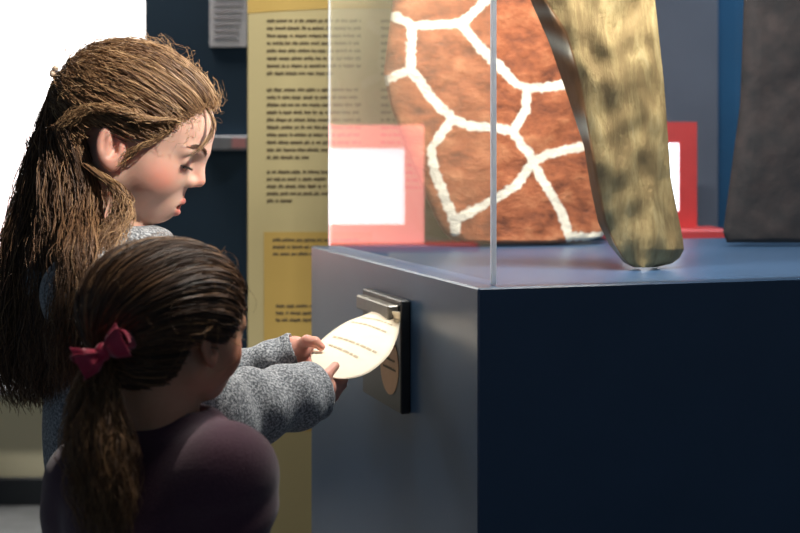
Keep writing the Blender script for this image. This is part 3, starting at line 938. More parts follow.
def face_bits(H, t, brow_m):
    for s in (-1, 1):
        # eyeball with iris
        n1, n2 = 14, 20; c = np.array((.0885, s * .031, .0165)); V = []
        look = np.array((.86, -s * .06, -.50)); look /= np.linalg.norm(look)
        ux = np.cross(look, (0, 1, 0)); ux /= np.linalg.norm(ux); uy = np.cross(look, ux)
        for i in range(n1):
            th = math.pi * i / (n1 - 1)
            for j in range(n2):
                ph = 2 * math.pi * j / n2
                V.append(H.w(c + .0130 * (look * math.cos(th) + math.sin(th) * (ux * math.cos(ph) + uy * math.sin(ph)))))
        e = mesh_obj('eye', V, grid_faces(n1, n2, True), [M['eye_white'], M['iris']], t)
        e.data.polygons.foreach_set('material_index', [1 if (i // n2) < 3 else 0 for i in range(len(e.data.polygons))])
        # brow
        N = 90; K = 5
        u = rng.uniform(0, 1, N)
        bx = .1115 - .024 * u ** 1.6; by = .012 + .032 * u; bz = .0345 + .0065 * np.sin(u * 2.6) + rng.normal(0, .0012, N)
        root = np.stack([bx, s * by, bz], 1)
        d = np.stack([-.35 * np.ones(N), s * .8 * np.ones(N), .35 - .5 * u], 1); d /= np.linalg.norm(d, axis=1, keepdims=True)
        St = root[:, None, :] + d[:, None, :] * (np.linspace(0, .008, K)[None, :, None])
        # settle on the skin
        q = St.reshape(-1, 3).astype(f32)
        for _ in range(6):
            e_ = .0005
            d0 = head_sdf(q); gx = (head_sdf(q + np.array((e_, 0, 0), dtype=f32)) - d0) / e_
            q[:, 0] -= np.clip(d0 - .0006, -.004, .004) / np.maximum(gx, .35)
        St = q.reshape(N, K, 3)
        V, Fq = tubes(H.w(St.reshape(-1, 3)).reshape(N, K, 3), taper(N, K, .00042 * 1.3))
        mesh_obj('eyebrow', V, Fq, brow_m, t)
        # lashes along the lowered lid
        N = 60; a = np.linspace(-1.0, 1.15, N); K = 5
        dirs = np.stack([np.cos(a), s * np.sin(a), 0 * a], 1)
        root = c + .0137 * dirs * .96 + np.array((0, 0, -.0048))
        out = dirs * .8 + np.array((0, 0, -.45)) + rng.normal(0, .1, (N, 3))
        tt = np.linspace(0, .0075, K)[None, :, None]
        St = root[:, None, :] + out[:, None, :] * tt + np.array((0, 0, 1.0)) * (tt ** 2 * 30)
        V, Fq = tubes(H.w(St.reshape(-1, 3)).reshape(N, K, 3), taper(N, K, .00035))
        mesh_obj('eyelashes', V, Fq, M['lash'], t)
face_bits(H1, t1, M['brow'])

# hoodie
def fold(p, a, b, amp, wl, ph):
    a = np.array(a, dtype=f32); b = np.array(b, dtype=f32); ba = b - a; L_ = np.linalg.norm(ba); ba = ba / L_
    s = (p - a) @ ba
    q = p - a - s[:, None] * ba
    w = np.sin(2 * math.pi * (s / wl) + 22 * q[:, 2] + 12 * q[:, 0] + ph + .9 * np.sin(40 * q[:, 1] + ph))
    env = np.clip(s / .03, 0, 1) * np.clip((L_ - s) / .03, .15, 1)
    return amp * env * (w - .3)
def torus(p, c, n, R, r):
    c = np.array(c, dtype=f32); n = np.array(n, dtype=f32) / np.linalg.norm(n)
    q = p - c; h = q @ n.astype(f32); rad = np.linalg.norm(q - h[:, None] * n, axis=1)
    return np.sqrt((rad - R) ** 2 + h ** 2) - r
cuffn = W1n + (W1n - E1n) / np.linalg.norm(W1n - E1n) * .004
cufff = W1f + (W1f - E1f) / np.linalg.norm(W1f - E1f) * .002
def hoodie(p):
    d = ell(p, (-.362, 1.76, .97), (.096, .138, .170))
    d = smin(d, ell(p, (-.360, 1.76, .74), (.092, .138, .20)), .08)
    d = smin(d, cone(p, S1n, S1f, .054, .054), .05)
    d = smin(d, cone(p, nb - UP * .04, nb + np.array((.008, 0, .016)), .077, .070), .04)
    d = smin(d, torus(p, nb + np.array((.014, 0, .047)), (.10, 0, 1), .057, .018), .012)
    # hood lying on the back
    d = smin(d, ell(p, (-.440, 1.76, 1.095), (.036, .098, .066)), .03)
    d = d - .004 * wob(p, 26, .7)
    n = smin(cone(p, S1n, E1n, .056, .052), cone(p, E1n, cuffn, .053, .0415), .02)
    n = n - fold(p, E1n, cuffn, .0028, .060, .6) - fold(p, S1n, E1n, .004, .06, 2.0) - .0045 * wob(p, 42, 1.9)
    tn = (cuffn - E1n) / np.linalg.norm(cuffn - E1n)
    n = smax(n, ((p - cuffn.astype(f32)) @ tn.astype(f32)), .006)
    f = smin(cone(p, S1f, E1f, .054, .040), cone(p, E1f, cufff, .036, .027), .02)
    f = f - fold(p, E1f, cufff, .0018, .045, 2.6) - .0032 * wob(p, 50, 3.3)
    tf = (cufff - E1f) / np.linalg.norm(cufff - E1f)
    f = smax(f, ((p - cufff.astype(f32)) @ tf.astype(f32)), .005)
    d = smin(smin(d, n, .03), f, .03)
    # hollow openings
    d = smax(d, -cone(p, cuffn - tn * .025, cuffn + tn * .05, .030, .034), .004)
    d = smax(d, -cone(p, cufff - tf * .02, cufff + tf * .05, .0215, .024), .003)
    d = smax(d, -cone(p, nb + np.array((.008, 0, -.01)), nb + np.array((.018, 0, .12)), .042, .048), .006)
    return smax(d, -(p[:, 2] - .60), .01)
vh = surface(hoodie, (-.54, 1.53, .585), (-.06, 2.03, 1.22), .0036)
ho = mesh_obj('hoodie', vh[0], vh[1], M['wool'], t1)
ho['label'] = 'grey marled wool hoodie'
def trousers(cx, cy, s_, sp, top, fwd=np.array([1, 0, 0])):
    lat = np.array([-fwd[1], fwd[0], 0]); c = np.array([cx, cy, 0])
    def fn(p):
        d = None
        for s in (-1, 1):
            hip = c + lat * s * sp * .85 + UP * top * .95; kn = c + lat * s * sp + fwd * .01 + UP * top * .55; an = c + lat * s * sp * 1.05 + UP * .085
            q = smin(cone(p, hip, kn, .078 * s_, .056 * s_), cone(p, kn, an, .056 * s_, .046 * s_), .02)
            d = q if d is None else smin(d, q, .03)
        d = d - .003 * wob(p, 30, .3)
        return smax(d, -(p[:, 2] - .075), .004)
    return fn
tr = trousers(-.360, 1.76, 1.0, .076, .70)
v = surface(tr, (-.52, 1.58, .06), (-.25, 1.94, .80), .008)
mesh_obj('trousers', v[0], v[1], M['trousers'], t1)
def shoe(c, fwd, s_):
    fwd = np.array(fwd)
    def fn(p):
        c_ = np.array(c)
        d = cone(p, c_ + UP * .034 * s_ - fwd * .03 * s_, c_ + fwd * .13 * s_ + UP * .026 * s_, .036 * s_, .030 * s_)
        d = smin(d, cone(p, c_ + UP * .04 * s_ - fwd * .01 * s_, c_ + UP * .095 * s_ - fwd * .012 * s_, .038 * s_, .036 * s_), .02)
        return smax(d, -(p[:, 2] - .001), .004)
    return fn
for s in (-1, 1):
    c = (-.365, 1.76 + s * .08, 0)
    v = surface(shoe(c, (1, 0, 0), 1.0), (-.48, c[1] - .06, -.01), (-.19, c[1] + .06, .16), .006)
    mesh_obj('shoe', v[0], v[1], M['shoe'], t1)

# ---- hair of the older girl
hc = np.array((.008, 0, .046)); hr = np.array((.1015, .0795, .0855))
def hairline(N, pts):
    half = catmull(pts, 60)
    full = np.concatenate([half, half[::-1] * np.array((1, -1, 1))])
    seg = np.linalg.norm(np.diff(full, axis=0), axis=1); cs = np.concatenate([[0], np.cumsum(seg)])
    u = np.linspace(0, cs[-1], N)
    return np.stack([np.interp(u, cs, full[:, k]) for k in range(3)], 1)
HL_old = [(.098, 0, .096), (.094, .030, .090), (.078, .058, .066), (.058, .070, .036), (.030, .077, .022), (.005, .079, .034), (-.020, .078, .018), (-.030, .074, -.015), (-.045, .058, -.042), (-.066, .025, -.052), (-.070, 0, -.054)]
def flow(roots, tie, K, off0, off1, lift=None):
    """paths over the skull from the roots to the tie (head-local)"""
    a = (roots - hc) / hr; la = np.linalg.norm(a, axis=1, keepdims=True); a = a / la
    b = (np.asarray(tie) - hc) / hr; lb = np.linalg.norm(b); b = b / lb; lb = max(lb, 1.0)
    om = np.arccos(np.clip(a @ b, -1, 1))[:, None, None]
    t_ = np.linspace(0, 1, K)[None, :, None]
    so_ = np.maximum(np.sin(om), 1e-4)
    d = (np.sin((1 - t_) * om) * a[:, None, :] + np.sin(t_ * om) * b[None, None, :]) / so_
    if lift is not None:
        m = a + b[None] + np.array((-.1, 0, 1.0)) * lift[:, None]
        m = 1.25 * m / np.linalg.norm(m, axis=1, keepdims=True)
        d = a[:, None, :] * (1 - t_) ** 2 + 2 * t_ * (1 - t_) * m[:, None, :] + b[None, None, :] * t_ ** 2
    e_ = np.clip(t_ * 2.8, 0, 1); e_ = e_ * e_ * (3 - 2 * e_); goal = np.maximum(la[:, None, :], 1) if lift is not None else np.ones_like(la[:, None, :])
    rad = (la[:, None, :] + (goal - la[:, None, :]) * e_) * (1 - t_ ** 3) + lb * t_ ** 3
    bumpy = off0 + (off1) * np.sin(math.pi * t_) + 0
    d = d / np.linalg.norm(d, axis=2, keepdims=True)
    return hc + hr * d * rad * (1 + bumpy)
tie1 = np.array((-.097, 0, .056))
K = 22
roots = hairline(90, HL_old)
capS = flow(roots, tie1, K, np.zeros((1, 1, 1)) - .012, np.full((1, 1, 1), .05))
cap_v = H1.w(capS.reshape(-1, 3)); 
cap_f = [[i * K + j, i * K + j + 1, ((i + 1) % 90) * K + j + 1, ((i + 1) % 90) * K + j] for i in range(90) for j in range(K - 1)]
strand_sets = []
def push(S, rad, tone):
    V, Fq = tubes(S, rad)
    strand_sets.append((V, Fq, np.repeat(tone, S.shape[1] * 3)))
N = 3600
ri = rng.integers(0, 400, N); rt = hairline(400, HL_old)[ri] + rng.normal(0, .0025, (N, 3))
t0 = rng.uniform(0, .55, N) ** 1.6
full = flow(rt, tie1, 48, rng.uniform(.0, .045, (N, 1, 1)), rng.uniform(.02, .10, (N, 1, 1)))
# later roots: keep the tail of the path
St = np.empty((N, 24, 3))
for k in range(N):
    idx = np.linspace(t0[k] * 47, 47, 24); i0 = np.minimum(idx.astype(int), 46); u = (idx - i0)[:, None]
    St[k] = full[k, i0] * (1 - u) + full[k, i0 + 1] * u
St, g = noise_strands(St, .0046, 2.8, .5, 240)
tone = np.clip(rng.normal(.55, .2, N) + .25 * np.sin(g * 1.7), 0, 1)
push(H1.w(St.reshape(-1, 3)).reshape(N, 24, 3), taper(N, 24, .0006, .8), tone)
# ponytail
def tail(ctrl, spread, N, K, r, amp, waves, tone_mu, groups=80, jit=.12, squash=(1, 1)):
    c = np.asarray(ctrl); k = len(c)
    ang = rng.uniform(0, 2 * math.pi, N); rr = np.sqrt(rng.uniform(0, 1, N))
    ox = rr * np.cos(ang) * squash[0]; oy = rr * np.sin(ang) * squash[1]
    Sx = np.empty((N, k, 3))
    for i in range(k):
        j = rng.normal(0, jit * spread[i], (N, 3))
        Sx[:, i] = c[i] + np.stack([ox * spread[i], oy * spread[i], 0 * ox], 1) + j
    cut = rng.uniform(.72, 1.0, N)
    S2 = catmull_many(Sx, 60)
    idx = np.linspace(0, 1, K)[None, :] * cut[:, None] * 59
    i0 = np.minimum(idx.astype(int), 58); u = (idx - i0)[..., None]
    S3 = S2[np.arange(N)[:, None], i0] * (1 - u) + S2[np.arange(N)[:, None], i0 + 1] * u
    S3, g = noise_strands(S3, amp, waves, .65, groups)
    tone = np.clip(rng.normal(tone_mu, .17, N) + .2 * np.sin(g * 2.1), 0, 1)
    push(S3, taper(N, K, r, .4), tone)
T = H1.w(tie1)
tail([T, P(60, 94, 1.76), P(53, 130, 1.755), P(43, 185, 1.75), P(33, 245, 1.74), P(26, 310, 1.74), P(22, 365, 1.735), P(26, 408, 1.73)],
     (.008, .013, .020, .030, .040, .046, .042, .026), 1900, 34, .00062, .0065, 3.2, .24, 150)
tail([T, P(62, 94, 1.745), P(62, 140, 1.73), P(70, 195, 1.71), P(68, 255, 1.69), P(60, 320, 1.67), P(54, 370, 1.665), P(50, 402, 1.66)],
     (.008, .014, .024, .036, .042, .040, .034, .022), 1900, 34, .00062, .0065, 3.2, .26, 150)
# loose locks behind and below the ear
tail([H1.w((-.056, -.060, .004)), P(84, 185, 1.70), P(82, 218, 1.675), P(80, 255, 1.615), P(78, 300, 1.60), P(70, 350, 1.60), P(66, 392, 1.61)],
     (.016, .018, .022, .026, .030, .028, .018), 1000, 30, .00062, .006, 3.0, .34, 120)
tail([H1.w((-.012, -.072, -.030)), P(118, 190, 1.675), P(122, 212, 1.665), P(112, 236, 1.64), P(104, 262, 1.605)],
     (.006, .009, .014, .018, .016), 240, 26, .0006, .005, 2.6, .55, 30)
tail([H1.w((-.070, 0, -.02)), P(76, 195, 1.77), P(66, 240, 1.76), P(52, 300, 1.75), P(44, 360, 1.74), P(40, 400, 1.74)],
     (.040, .050, .062, .070, .066, .05), 1100, 30, .0007, .007, 2.5, .35, 100)
# waves swept back above the ear
tail([H1.w((.064, -.066, .060)), H1.w((.040, -.080, .050)), H1.w((.008, -.086, .050)), H1.w((-.030, -.082, .036)), H1.w((-.055, -.070, .0))],
     (.013, .011, .010, .013, .02), 420, 24, .0006, .0045, 2.4, .7, 30)
tail([H1.w((.066, -.066, .046)), H1.w((.050, -.074, .022)), H1.w((.036, -.079, .004)), H1.w((.030, -.078, -.022))],
     (.006, .005, .004, .004), 46, 20, .0005, .004, 1.6, .6, 8)
# fine lock falling over the forehead
tail([H1.w((.094, -.030, .092)), H1.w((.112, -.038, .076)), H1.w((.114, -.050, .052)), H1.w((.104, -.062, .026))],
     (.002, .0025, .003, .003), 34, 20, .0004, .002, 1.2, .6, 6)
# fringe wisps and flyaways
N = 150
rt = hairline(400, HL_old)[rng.integers(0, 80, N)]
rt[:, 1] *= np.where(rng.uniform(size=N) < .8, -1, 1) * np.sign(rt[:, 1] + 1e-9)
d = np.stack([rng.uniform(.2, 1.0, N), rng.normal(0, .35, N), rng.uniform(-.2, .8, N)], 1); d /= np.linalg.norm(d, axis=1, keepdims=True)
ln = rng.uniform(.012, .045, N)[:, None, None]; tt = np.linspace(0, 1, 14)[None, :, None]
back = np.array((-1.0, 0, .35))
St = rt[:, None, :] + d[:, None, :] * ln * tt + back * ln * tt ** 2 * rng.uniform(.4, 1.4, (N, 1, 1))
St, g = noise_strands(St, .003, 1.5, .3, 30)
push(H1.w(St.reshape(-1, 3)).reshape(N, 14, 3), taper(N, 14, .00028, .5), rng.uniform(.6, 1, N))
N = 420
dirs = rng.normal(size=(N, 3)); dirs[:, 2] = np.abs(dirs[:, 2]) + .1; dirs[:, 0] += .2; dirs /= np.linalg.norm(dirs, axis=1, keepdims=True)
keep = (hc + hr * dirs)[:, 0] < .088
dirs = dirs[keep]; N = len(dirs)
rt = hc + hr * dirs * 1.03
tang = np.cross(dirs, rng.normal(size=(N, 3))); tang /= np.linalg.norm(tang, axis=1, keepdims=True)
ln = rng.uniform(.02, .06, N)[:, None, None]
lift = rng.uniform(.05, .55, (N, 1, 1))
St = rt[:, None, :] + ln * tt * (tang[:, None, :] * .7 + np.array((-.5, 0, 0))) + dirs[:, None, :] * ln * (lift * np.sin(tt * 2.6))
St, g = noise_strands(St, .003, 1.5, .3, 30)
push(H1.w(St.reshape(-1, 3)).reshape(N, 14, 3), taper(N, 14, .00026, .5), rng.uniform(.5, 1, N))
vs = [cap_v] + [s[0] for s in strand_sets]
tn_ = np.concatenate([np.full(len(cap_v), .4)] + [s[2] for s in strand_sets])
fs = [np.array(cap_f)] + [s[1] for s in strand_sets]
off = np.cumsum([0] + [len(q) for q in vs[:-1]])
hair1 = mesh_obj('hair', np.concatenate(vs), np.concatenate([q + o_ for q, o_ in zip(fs, off)]), M['hair_old'], t1, True, {'tone': tn_})
hair1['label'] = 'long wavy brown half ponytail'
# beaded hair tie
def ball(c, r, n1=8, n2=12):
    V = [np.asarray(c) + r * np.array((math.sin(a) * math.cos(b), math.sin(a) * math.sin(b), math.cos(a))) for a in np.linspace(0, math.pi, n1) for b in np.linspace(0, 2 * math.pi, n2, endpoint=False)]
    return V, grid_faces(n1, n2, True)
ax = P(50, 90, 1.76) - T; ax /= np.linalg.norm(ax); u = np.cross(ax, (0, 1, 0)); u /= np.linalg.norm(u); w_ = np.cross(ax, u)
ring = MB()
nr_, mr_ = 28, 10
V = [T + ax * .006 + (.0125 + .005 * math.cos(b)) * (math.cos(a) * u + math.sin(a) * w_) + .005 * math.sin(b) * ax for a in np.linspace(0, 2 * math.pi, nr_, endpoint=False) for b in np.linspace(0, 2 * math.pi, mr_, endpoint=False)]
Fq = [[i * mr_ + j, ((i + 1) % nr_) * mr_ + j, ((i + 1) % nr_) * mr_ + (j + 1) % mr_, i * mr_ + (j + 1) % mr_] for i in range(nr_) for j in range(mr_)]
tie = mesh_obj('hair_tie', V, Fq, M['trousers'], t1); tie['label'] = 'hair tie with pale beads'
for k in range(11):
    a = 2 * math.pi * k / 11
    v, fq = ball(T + ax * (.006 + .003 * (-1) ** k) + .0178 * (math.cos(a) * u + math.sin(a) * w_), .0042)
    mesh_obj('bead', v, fq, M['bead'], tie)

# ==================================================================== THE YOUNGER GIRL
yaw = math.radians(48)
fw = np.array([math.cos(yaw), math.sin(yaw), 0]); lt = np.array([-fw[1], fw[0], 0])
SY = .80
ear_near = P(208, 347, 1.395)
H2 = Head((0, 0, 0), yaw, math.radians(8), SY)
H2.o = ear_near - (H2.w((.008, -.078, 0)) - H2.o)
t2 = thing('person', 'younger girl in a plum sweater with a magenta hair bow seen from behind', 'person', (H2.o[0], H2.o[1], 0))
cx, cy = H2.o[0] - .01, H2.o[1] - .005
S2r, S2l = P(226, 474, 1.385), P(98, 480, 1.50)
nb2 = (S2r + S2l) / 2 + UP * .040 + fw * .01
E2r, E2l = P(240, 600, 1.38), P(58, 600, 1.50)
W2r, W2l = E2r + fw * .05 - UP * .15, E2l + fw * .05 - UP * .15
def hand_simple(p, W, dirv, fwd, lat, r=1.0):
    pc = W + dirv * .045
    d = cone(p, W - dirv * .04, W, .019 * r, .016 * r); d = smin(d, ell(p, pc, (.018 * r, .018 * r, .030 * r)), .01)
    for k in range(4):
        b = pc + dirv * .022 + fwd * (.018 - .012 * k); L_ = (.024, .028, .026, .020)[k]
        d = smin(d, chain(p, [b - dirv * .015, b + dirv * L_ * .5, b + dirv * L_ + lat * .008, b + dirv * (L_ * 1.3) + lat * .02], (.0065, .0058, .0052, .0044), .002), .0025)
    d = smin(d, chain(p, [pc - dirv * .012 + fwd * .014, pc + fwd * .030 + dirv * .012, pc + fwd * .036 + dirv * .032], (.0075, .0065, .0052), .003), .004)
    return d
dn = -UP
def body_young(p):
    c = np.array([(S2r[0] + S2l[0]) / 2, (S2r[1] + S2l[1]) / 2, 0])
    d = cone(p, S2r, S2l, .034, .034)
    d = smin(d, cone(p, c + UP * .86, c + UP * .68, .085, .088), .05)
    d = smin(d, cone(p, c + UP * .68, c + UP * .54, .088, .092), .05)
    d = smin(d, cone(p, S2r, E2r, .030, .026), .03); d = smin(d, cone(p, E2r, W2r, .025, .017), .01)
    d = smin(d, cone(p, S2l, E2l, .030, .026), .03); d = smin(d, cone(p, E2l, W2l, .025, .017), .01)
    for s in (-1, 1):
        hp = c + lt * s * .055 + UP * .52; kn = c + lt * s * .06 + UP * .29; an = c + lt * s * .062 + UP * .06
        d = smin(d, cone(p, hp, kn, .060, .042), .03); d = smin(d, cone(p, kn, an, .042, .028), .02)
    return d
def headneck_young(p):
    nk = cone(p, H2.w((-.022, 0, -.035)), nb2 - UP * .02, .040, .044)
    d = smin(H2.sdf(p), nk, .02)
    return np.maximum(d, -(p[:, 2] - (nb2[2] - .03)))
va = surface(headneck_young, H2.o - (.13, .13, .17), H2.o + (.13, .13, .14), .0022)
vb = surface(body_young, (cx - .22, cy - .22, 0), (cx + .22, cy + .22, 1.0), .010)
vl = surface(lambda p: hand_simple(p, W2l, dn, fw, -lt), W2l - (.06, .06, .14), W2l + (.06, .06, .05), .003)
vr = surface(lambda p: hand_simple(p, W2r, dn, fw, lt), W2r - (.06, .06, .14), W2r + (.06, .06, .05), .003)
Vb, Fb = join_meshes([va, vb, vl, vr])
lm, bm_ = head_masks(H2.l(Vb.astype(f32)))
mesh_obj('body', Vb, Fb, M['skin_young'], t2, True, {'lip': lm, 'blush': bm_})
face_bits(H2, t2, M['lash'])
def sweater(p):
    c = np.array([(S2r[0] + S2l[0]) / 2, (S2r[1] + S2l[1]) / 2, 0])
    d = cone(p, S2r, S2l, .037, .040)
    d = smin(d, cone(p, c + UP * .83 + fw * .004, c + UP * .55, .098, .108), .08)
    d = smin(d, cone(p, nb2 - UP * .045, S2r, .050, .034), .05); d = smin(d, cone(p, nb2 - UP * .045, S2l, .052, .042), .05)
    d = smin(d, cone(p, nb2 - UP * .05, nb2 - UP * .008, .066, .055), .04)
    d = d - .0035 * wob(p, 24, 2.1) - .002 * wob(p, 55, .5)
    a = smin(cone(p, S2r, E2r, .039, .037), cone(p, E2r, W2r, .038, .030), .02) - fold(p, S2r, E2r, .0045, .05, 1.0)
    b = smin(cone(p, S2l, E2l, .044, .037), cone(p, E2l, W2l, .038, .030), .02) - fold(p, S2l, E2l, .0035, .07, 3.0)
    a = smax(a, -(p[:, 2] - W2r[2]), .004); b = smax(b, -(p[:, 2] - W2l[2]), .004)
    d = smin(d, smin(a, b, .012), .036)
    d = smin(d, torus(p, nb2 + UP * .002, (-fw[0] * .15, -fw[1] * .15, 1), .050, .0075), .006)
    d = smax(d, -cone(p, nb2 - UP * .02, nb2 + UP * .1, .046, .050), .004)
    return smax(d, -(p[:, 2] - .50), .008)
lo_ = np.minimum(np.minimum(W2l, W2r), np.minimum(S2l, S2r)); hi_ = np.maximum(np.maximum(E2l, E2r), np.maximum(S2l, S2r))
vs_ = surface(sweater, (lo_[0] - .09, min(lo_[1], cy) - .12, .49), (hi_[0] + .09, hi_[1] + .12, nb2[2] + .05), .0045)
sw = mesh_obj('sweater', vs_[0], vs_[1], M['plum'], t2); sw['label'] = 'dark plum knit sweater'
cc = (S2r + S2l) / 2
v = surface(trousers(cc[0], cc[1], .86, .062, .55, fw), (cc[0] - .2, cc[1] - .2, .06), (cc[0] + .2, cc[1] + .2, .64), .009)
mesh_obj('leggings', v[0], v[1], M['leggings'], t2)
for s in (-1, 1):
    c = (cc + lt * s * .064) * np.array((1, 1, 0))
    v = surface(shoe(c, fw, .8), c - (.14, .14, .01), c + (.14, .14, .13), .007)
    mesh_obj('shoe', v[0], v[1], M['shoe'], t2)
# hair
strand_sets = []
hr_keep = hr; hr = np.array((.120, .093, .0840))
HL_yng = [(.096, 0, .092), (.092, .030, .086), (.082, .056, .060), (.068, .068, .030), (.046, .074, .010), (.026, .078, .010), (.008, .081, .036), (-.014, .080, .020), (-.022, .076, -.012), (-.034, .062, -.046), (-.060, .030, -.056), (-.064, 0, -.058)]
tq = P(101, 352, 1.372)
def lift2(r):
    az = ((r - hc) / hr)[:, 2]
    return np.clip(1.25 + .6 * az, 0, 1.7) * np.clip((r[:, 0] + .030) / .05, 0, 1)
tie2 = H2.l(tq[None].astype(f32))[0].astype(float)
roots = hairline(90, HL_yng)
capS = flow(roots, tie2, K, np.zeros((1, 1, 1)) - .010, np.full((1, 1, 1), .045), lift2(roots))
cap_v = H2.w(capS.reshape(-1, 3))
N = 2600
ri = rng.integers(0, 400, N); rt = hairline(400, HL_yng)[ri] + rng.normal(0, .0022, (N, 3))
t0 = rng.uniform(0, .6, N) ** 1.5
full = flow(rt, tie2, 48, rng.uniform(.0, .035, (N, 1, 1)), rng.uniform(.01, .055, (N, 1, 1)), lift2(rt))
St = np.empty((N, 24, 3))
for k in range(N):
    idx = np.linspace(t0[k] * 47, 47, 24); i0 = np.minimum(idx.astype(int), 46); u = (idx - i0)[:, None]
    St[k] = full[k, i0] * (1 - u) + full[k, i0 + 1] * u
St, g = noise_strands(St, .0022, 1.6, .55, 120)
push(H2.w(St.reshape(-1, 3)).reshape(N, 24, 3), taper(N, 24, .0007, .8), np.clip(rng.normal(.42, .18, N) + .2 * np.sin(g * 1.7), 0, 1))
tail([tq, P(97, 372, 1.355), P(94, 405, 1.345), P(98, 445, 1.335), P(104, 490, 1.335), P(108, 545, 1.34)], (.008, .014, .025, .032, .032, .022), 1200, 30, .00055, .0065, 2.6, .68, 90)
N = 380
dirs = rng.normal(size=(N, 3)); dirs[:, 2] += .3; dirs /= np.linalg.norm(dirs, axis=1, keepdims=True)
q = hc + hr * dirs
dirs = dirs[(q[:, 0] < .075) & (q[:, 2] > .0)]; N = len(dirs)
rt = hc + hr * dirs * 1.03
tang = np.cross(dirs, rng.normal(size=(N, 3))); tang /= np.linalg.norm(tang, axis=1, keepdims=True)
ln = rng.uniform(.015, .05, N)[:, None, None]; lift = rng.uniform(.05, .5, (N, 1, 1)); tt = np.linspace(0, 1, 14)[None, :, None]
St = rt[:, None, :] + ln * tt * (tang[:, None, :] * .8 + np.array((-.4, 0, -.2))) + dirs[:, None, :] * ln * (lift * np.sin(tt * 2.6))
push(H2.w(St.reshape(-1, 3)).reshape(N, 14, 3), taper(N, 14, .00026, .5), rng.uniform(.5, 1, N))
vs = [cap_v] + [s[0] for s in strand_sets]
tn_ = np.concatenate([np.full(len(cap_v), .2)] + [s[2] for s in strand_sets])
fs = [np.array(cap_f)] + [s[1] for s in strand_sets]
off = np.cumsum([0] + [len(q) for q in vs[:-1]])
h2 = mesh_obj('hair', np.concatenate(vs), np.concatenate([q + o_ for q, o_ in zip(fs, off)]), M['hair_young'], t2, True, {'tone': tn_})
h2['label'] = 'dark brown hair in a low side ponytail'
# the bow: two open ribbon loops, two tails and a knot
BY = 1.335
def ribbon(center_pts, widths, wdirs, name, parent, m):
    c = catmull(center_pts, 26); wd = np.interp(np.linspace(0, 1, 26), np.linspace(0, 1, len(widths)), widths)
    wv_ = np.array([np.array(wdirs[0]) * (1 - a) + np.array(wdirs[1]) * a for a in np.linspace(0, 1, 26)])
    nw = 7; V = []
    for i in range(26):
        for j in range(nw):
            s = j / (nw - 1) - .5
            V.append(c[i] + wv_[i] * wd[i] * s + np.array((0, -.004, 0)) * (1 - 4 * s * s) * .5)
    o = mesh_obj(name, V, grid_faces(26, nw), m, parent)
    so = o.modifiers.new('thick', 'SOLIDIFY'); so.thickness = .0014; so.offset = 0
    return o
kn = P(103, 352, BY)
bd = np.array([.85, .1, .52]); bw = np.array([-.42, -.1, .9])
mb = MB(); v, fq = ball((0, 0, 0), 1, 12, 18)
v = np.array(v); mbv = kn + (v[:, :1] * bd * .0085 + v[:, 1:2] * np.array((0, 1, 0)) * .0075 + v[:, 2:] * bw * .0095)
bow = mesh_obj('hair_bow', mbv, fq, M['bow'], t2); bow['label'] = 'magenta satin hair bow'
def loop(tip, sgn, name, spread):
    tip = np.array(tip); mid = (kn + tip) / 2
    up_ = bw * spread
    ribbon([kn, mid + up_ * .55 + np.array((0, -.010, 0)), tip + up_ * .80 + np.array((0, -.006, 0)), tip + up_ * .1 + bd * .003 * sgn, tip - up_ * .75 + np.array((0, .006, 0)), mid - up_ * .5 + np.array((0, .008, 0)), kn],
           (.010, .016, .020, .021, .020, .016, .010), ((0.2, .95, -.25), (.2, .95, -.25)), name, bow, M['bow'])
    ribbon([kn + bd * .004 * sgn, mid + np.array((0, -.012, 0)), tip + np.array((0, -.011, 0))], (.010, .018 + spread * .5, .030 + spread * .55), (bw, bw), name, bow, M['bow'])
loop(P(126, 338, BY), 1, 'loop', .013)
loop(P(80, 361, BY), -1, 'loop', .007)
ribbon([kn, P(98, 364, BY - .008), P(91, 376, BY - .006)], (.008, .014, .018), (bd, bd), 'ribbon_tail', bow, M['bow'])
hr = hr_keep

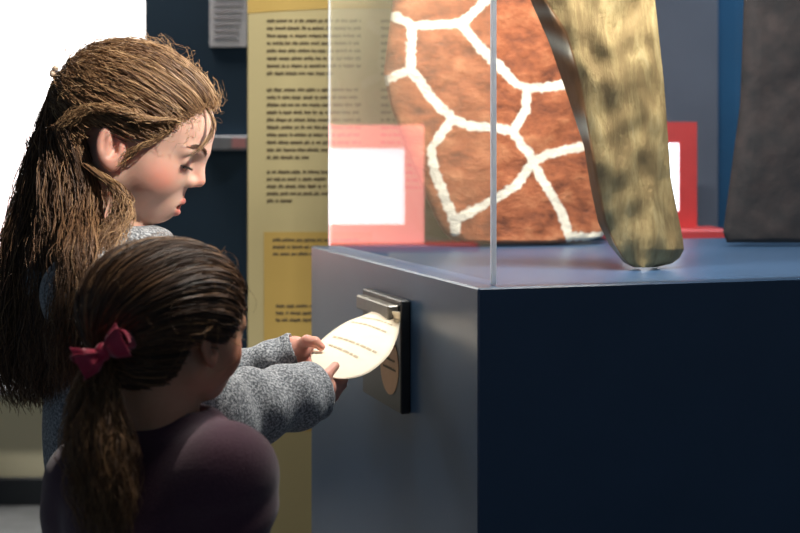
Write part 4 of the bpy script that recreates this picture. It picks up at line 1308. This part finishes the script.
# ==================================================================== LIGHT
def spot(name, loc, aim, power, deg, blend=.4, size=.03, col=(1, .93, .84)):
    L_ = bpy.data.lights.new(name, 'SPOT'); L_.energy = power; L_.spot_size = math.radians(deg); L_.spot_blend = blend
    L_.shadow_soft_size = size; L_.color = col
    o = bpy.data.objects.new(name, L_); COL.objects.link(o); o.location = loc
    o.rotation_euler = (Vector(aim) - Vector(loc)).to_track_quat('-Z', 'Y').to_euler()
    return o
spot('aimed_spotlight', (.95, .80, 2.55), (-.335, 1.74, 1.25), 270, 13, .5, .02)
spot('aimed_spotlight', (-.22, 1.86, 2.95), (-.10, 1.98, 1.0), 68, 30, .6, .03)
spot('aimed_spotlight', (-.1, .9, 2.95), (0, 3.0, 1.2), 60, 40, .8, .05)
spot('aimed_spotlight', (.35, 1.75, 2.95), (-.25, 1.44, 1.09), 150, 9.5, .9, .04)
spot('aimed_spotlight', (.30, 1.35, 2.95), (-.20, 1.42, .95), 26, 16, .9, .16)
spot('aimed_spotlight', (1.0, 2.9, 2.98), (.68, 3.6, 1.15), 55, 22, .5, .04)  # added lamp, aimed to brighten the red kiosk behind the case
def area(name, loc, aim, power, sx, sy, col=(1, 1, 1)):
    L_ = bpy.data.lights.new(name, 'AREA'); L_.shape = 'RECTANGLE'; L_.size = sx; L_.size_y = sy; L_.energy = power; L_.color = col
    o = bpy.data.objects.new(name, L_); COL.objects.link(o); o.location = loc
    o.rotation_euler = (Vector(aim) - Vector(loc)).to_track_quat('-Z', 'Y').to_euler()
    return o
ctr = G0 + DF * .27 + DL * .06 + UP * (GH - .03)
lx = area('case_lamp', ctr, G0 + DF * .45 + DL * .72 + UP * .15, 31, .6, .06, (1, .96, .9))
wd = bpy.data.worlds.new('gallery'); SC.world = wd; wd.use_nodes = True
wd.node_tree.nodes['Background'].inputs[0].default_value = (.55, .75, 1, 1)
wd.node_tree.nodes['Background'].inputs[1].default_value = .11
area('ceiling_wash', (1.5, 3.8, 3.0), (1.2, 4.2, 1.0), 25, .8, .2, (.8, .9, 1))
area('wall_washer', (-1.3, 4.2, 3.0), (-1.3, 4.9, .4), 75, 1.0, .1, (1, .95, .88))

# ==================================================================== CAMERA
cam = bpy.data.cameras.new('camera'); co = bpy.data.objects.new('camera', cam); COL.objects.link(co)
co.location = (0, 0, CAMZ); co.rotation_euler = (math.pi / 2, 0, 0)
cam.sensor_width = 36; cam.lens = F / 800 * 36
cam.shift_y = -(533 / 2 - HOR) / 800
cam.dof.use_dof = True; cam.dof.focus_distance = 1.85; cam.dof.aperture_fstop = 5.6
cam.clip_start = .05
SC.camera = co
vs = SC.view_settings
SC.display_settings.display_device = 'sRGB'
vs.view_transform = 'Standard'; vs.look = 'None'; vs.gamma = 1; vs.use_curve_mapping = False; vs.exposure = 0
SC.cycles.max_bounces = 10; SC.cycles.transparent_max_bounces = 24
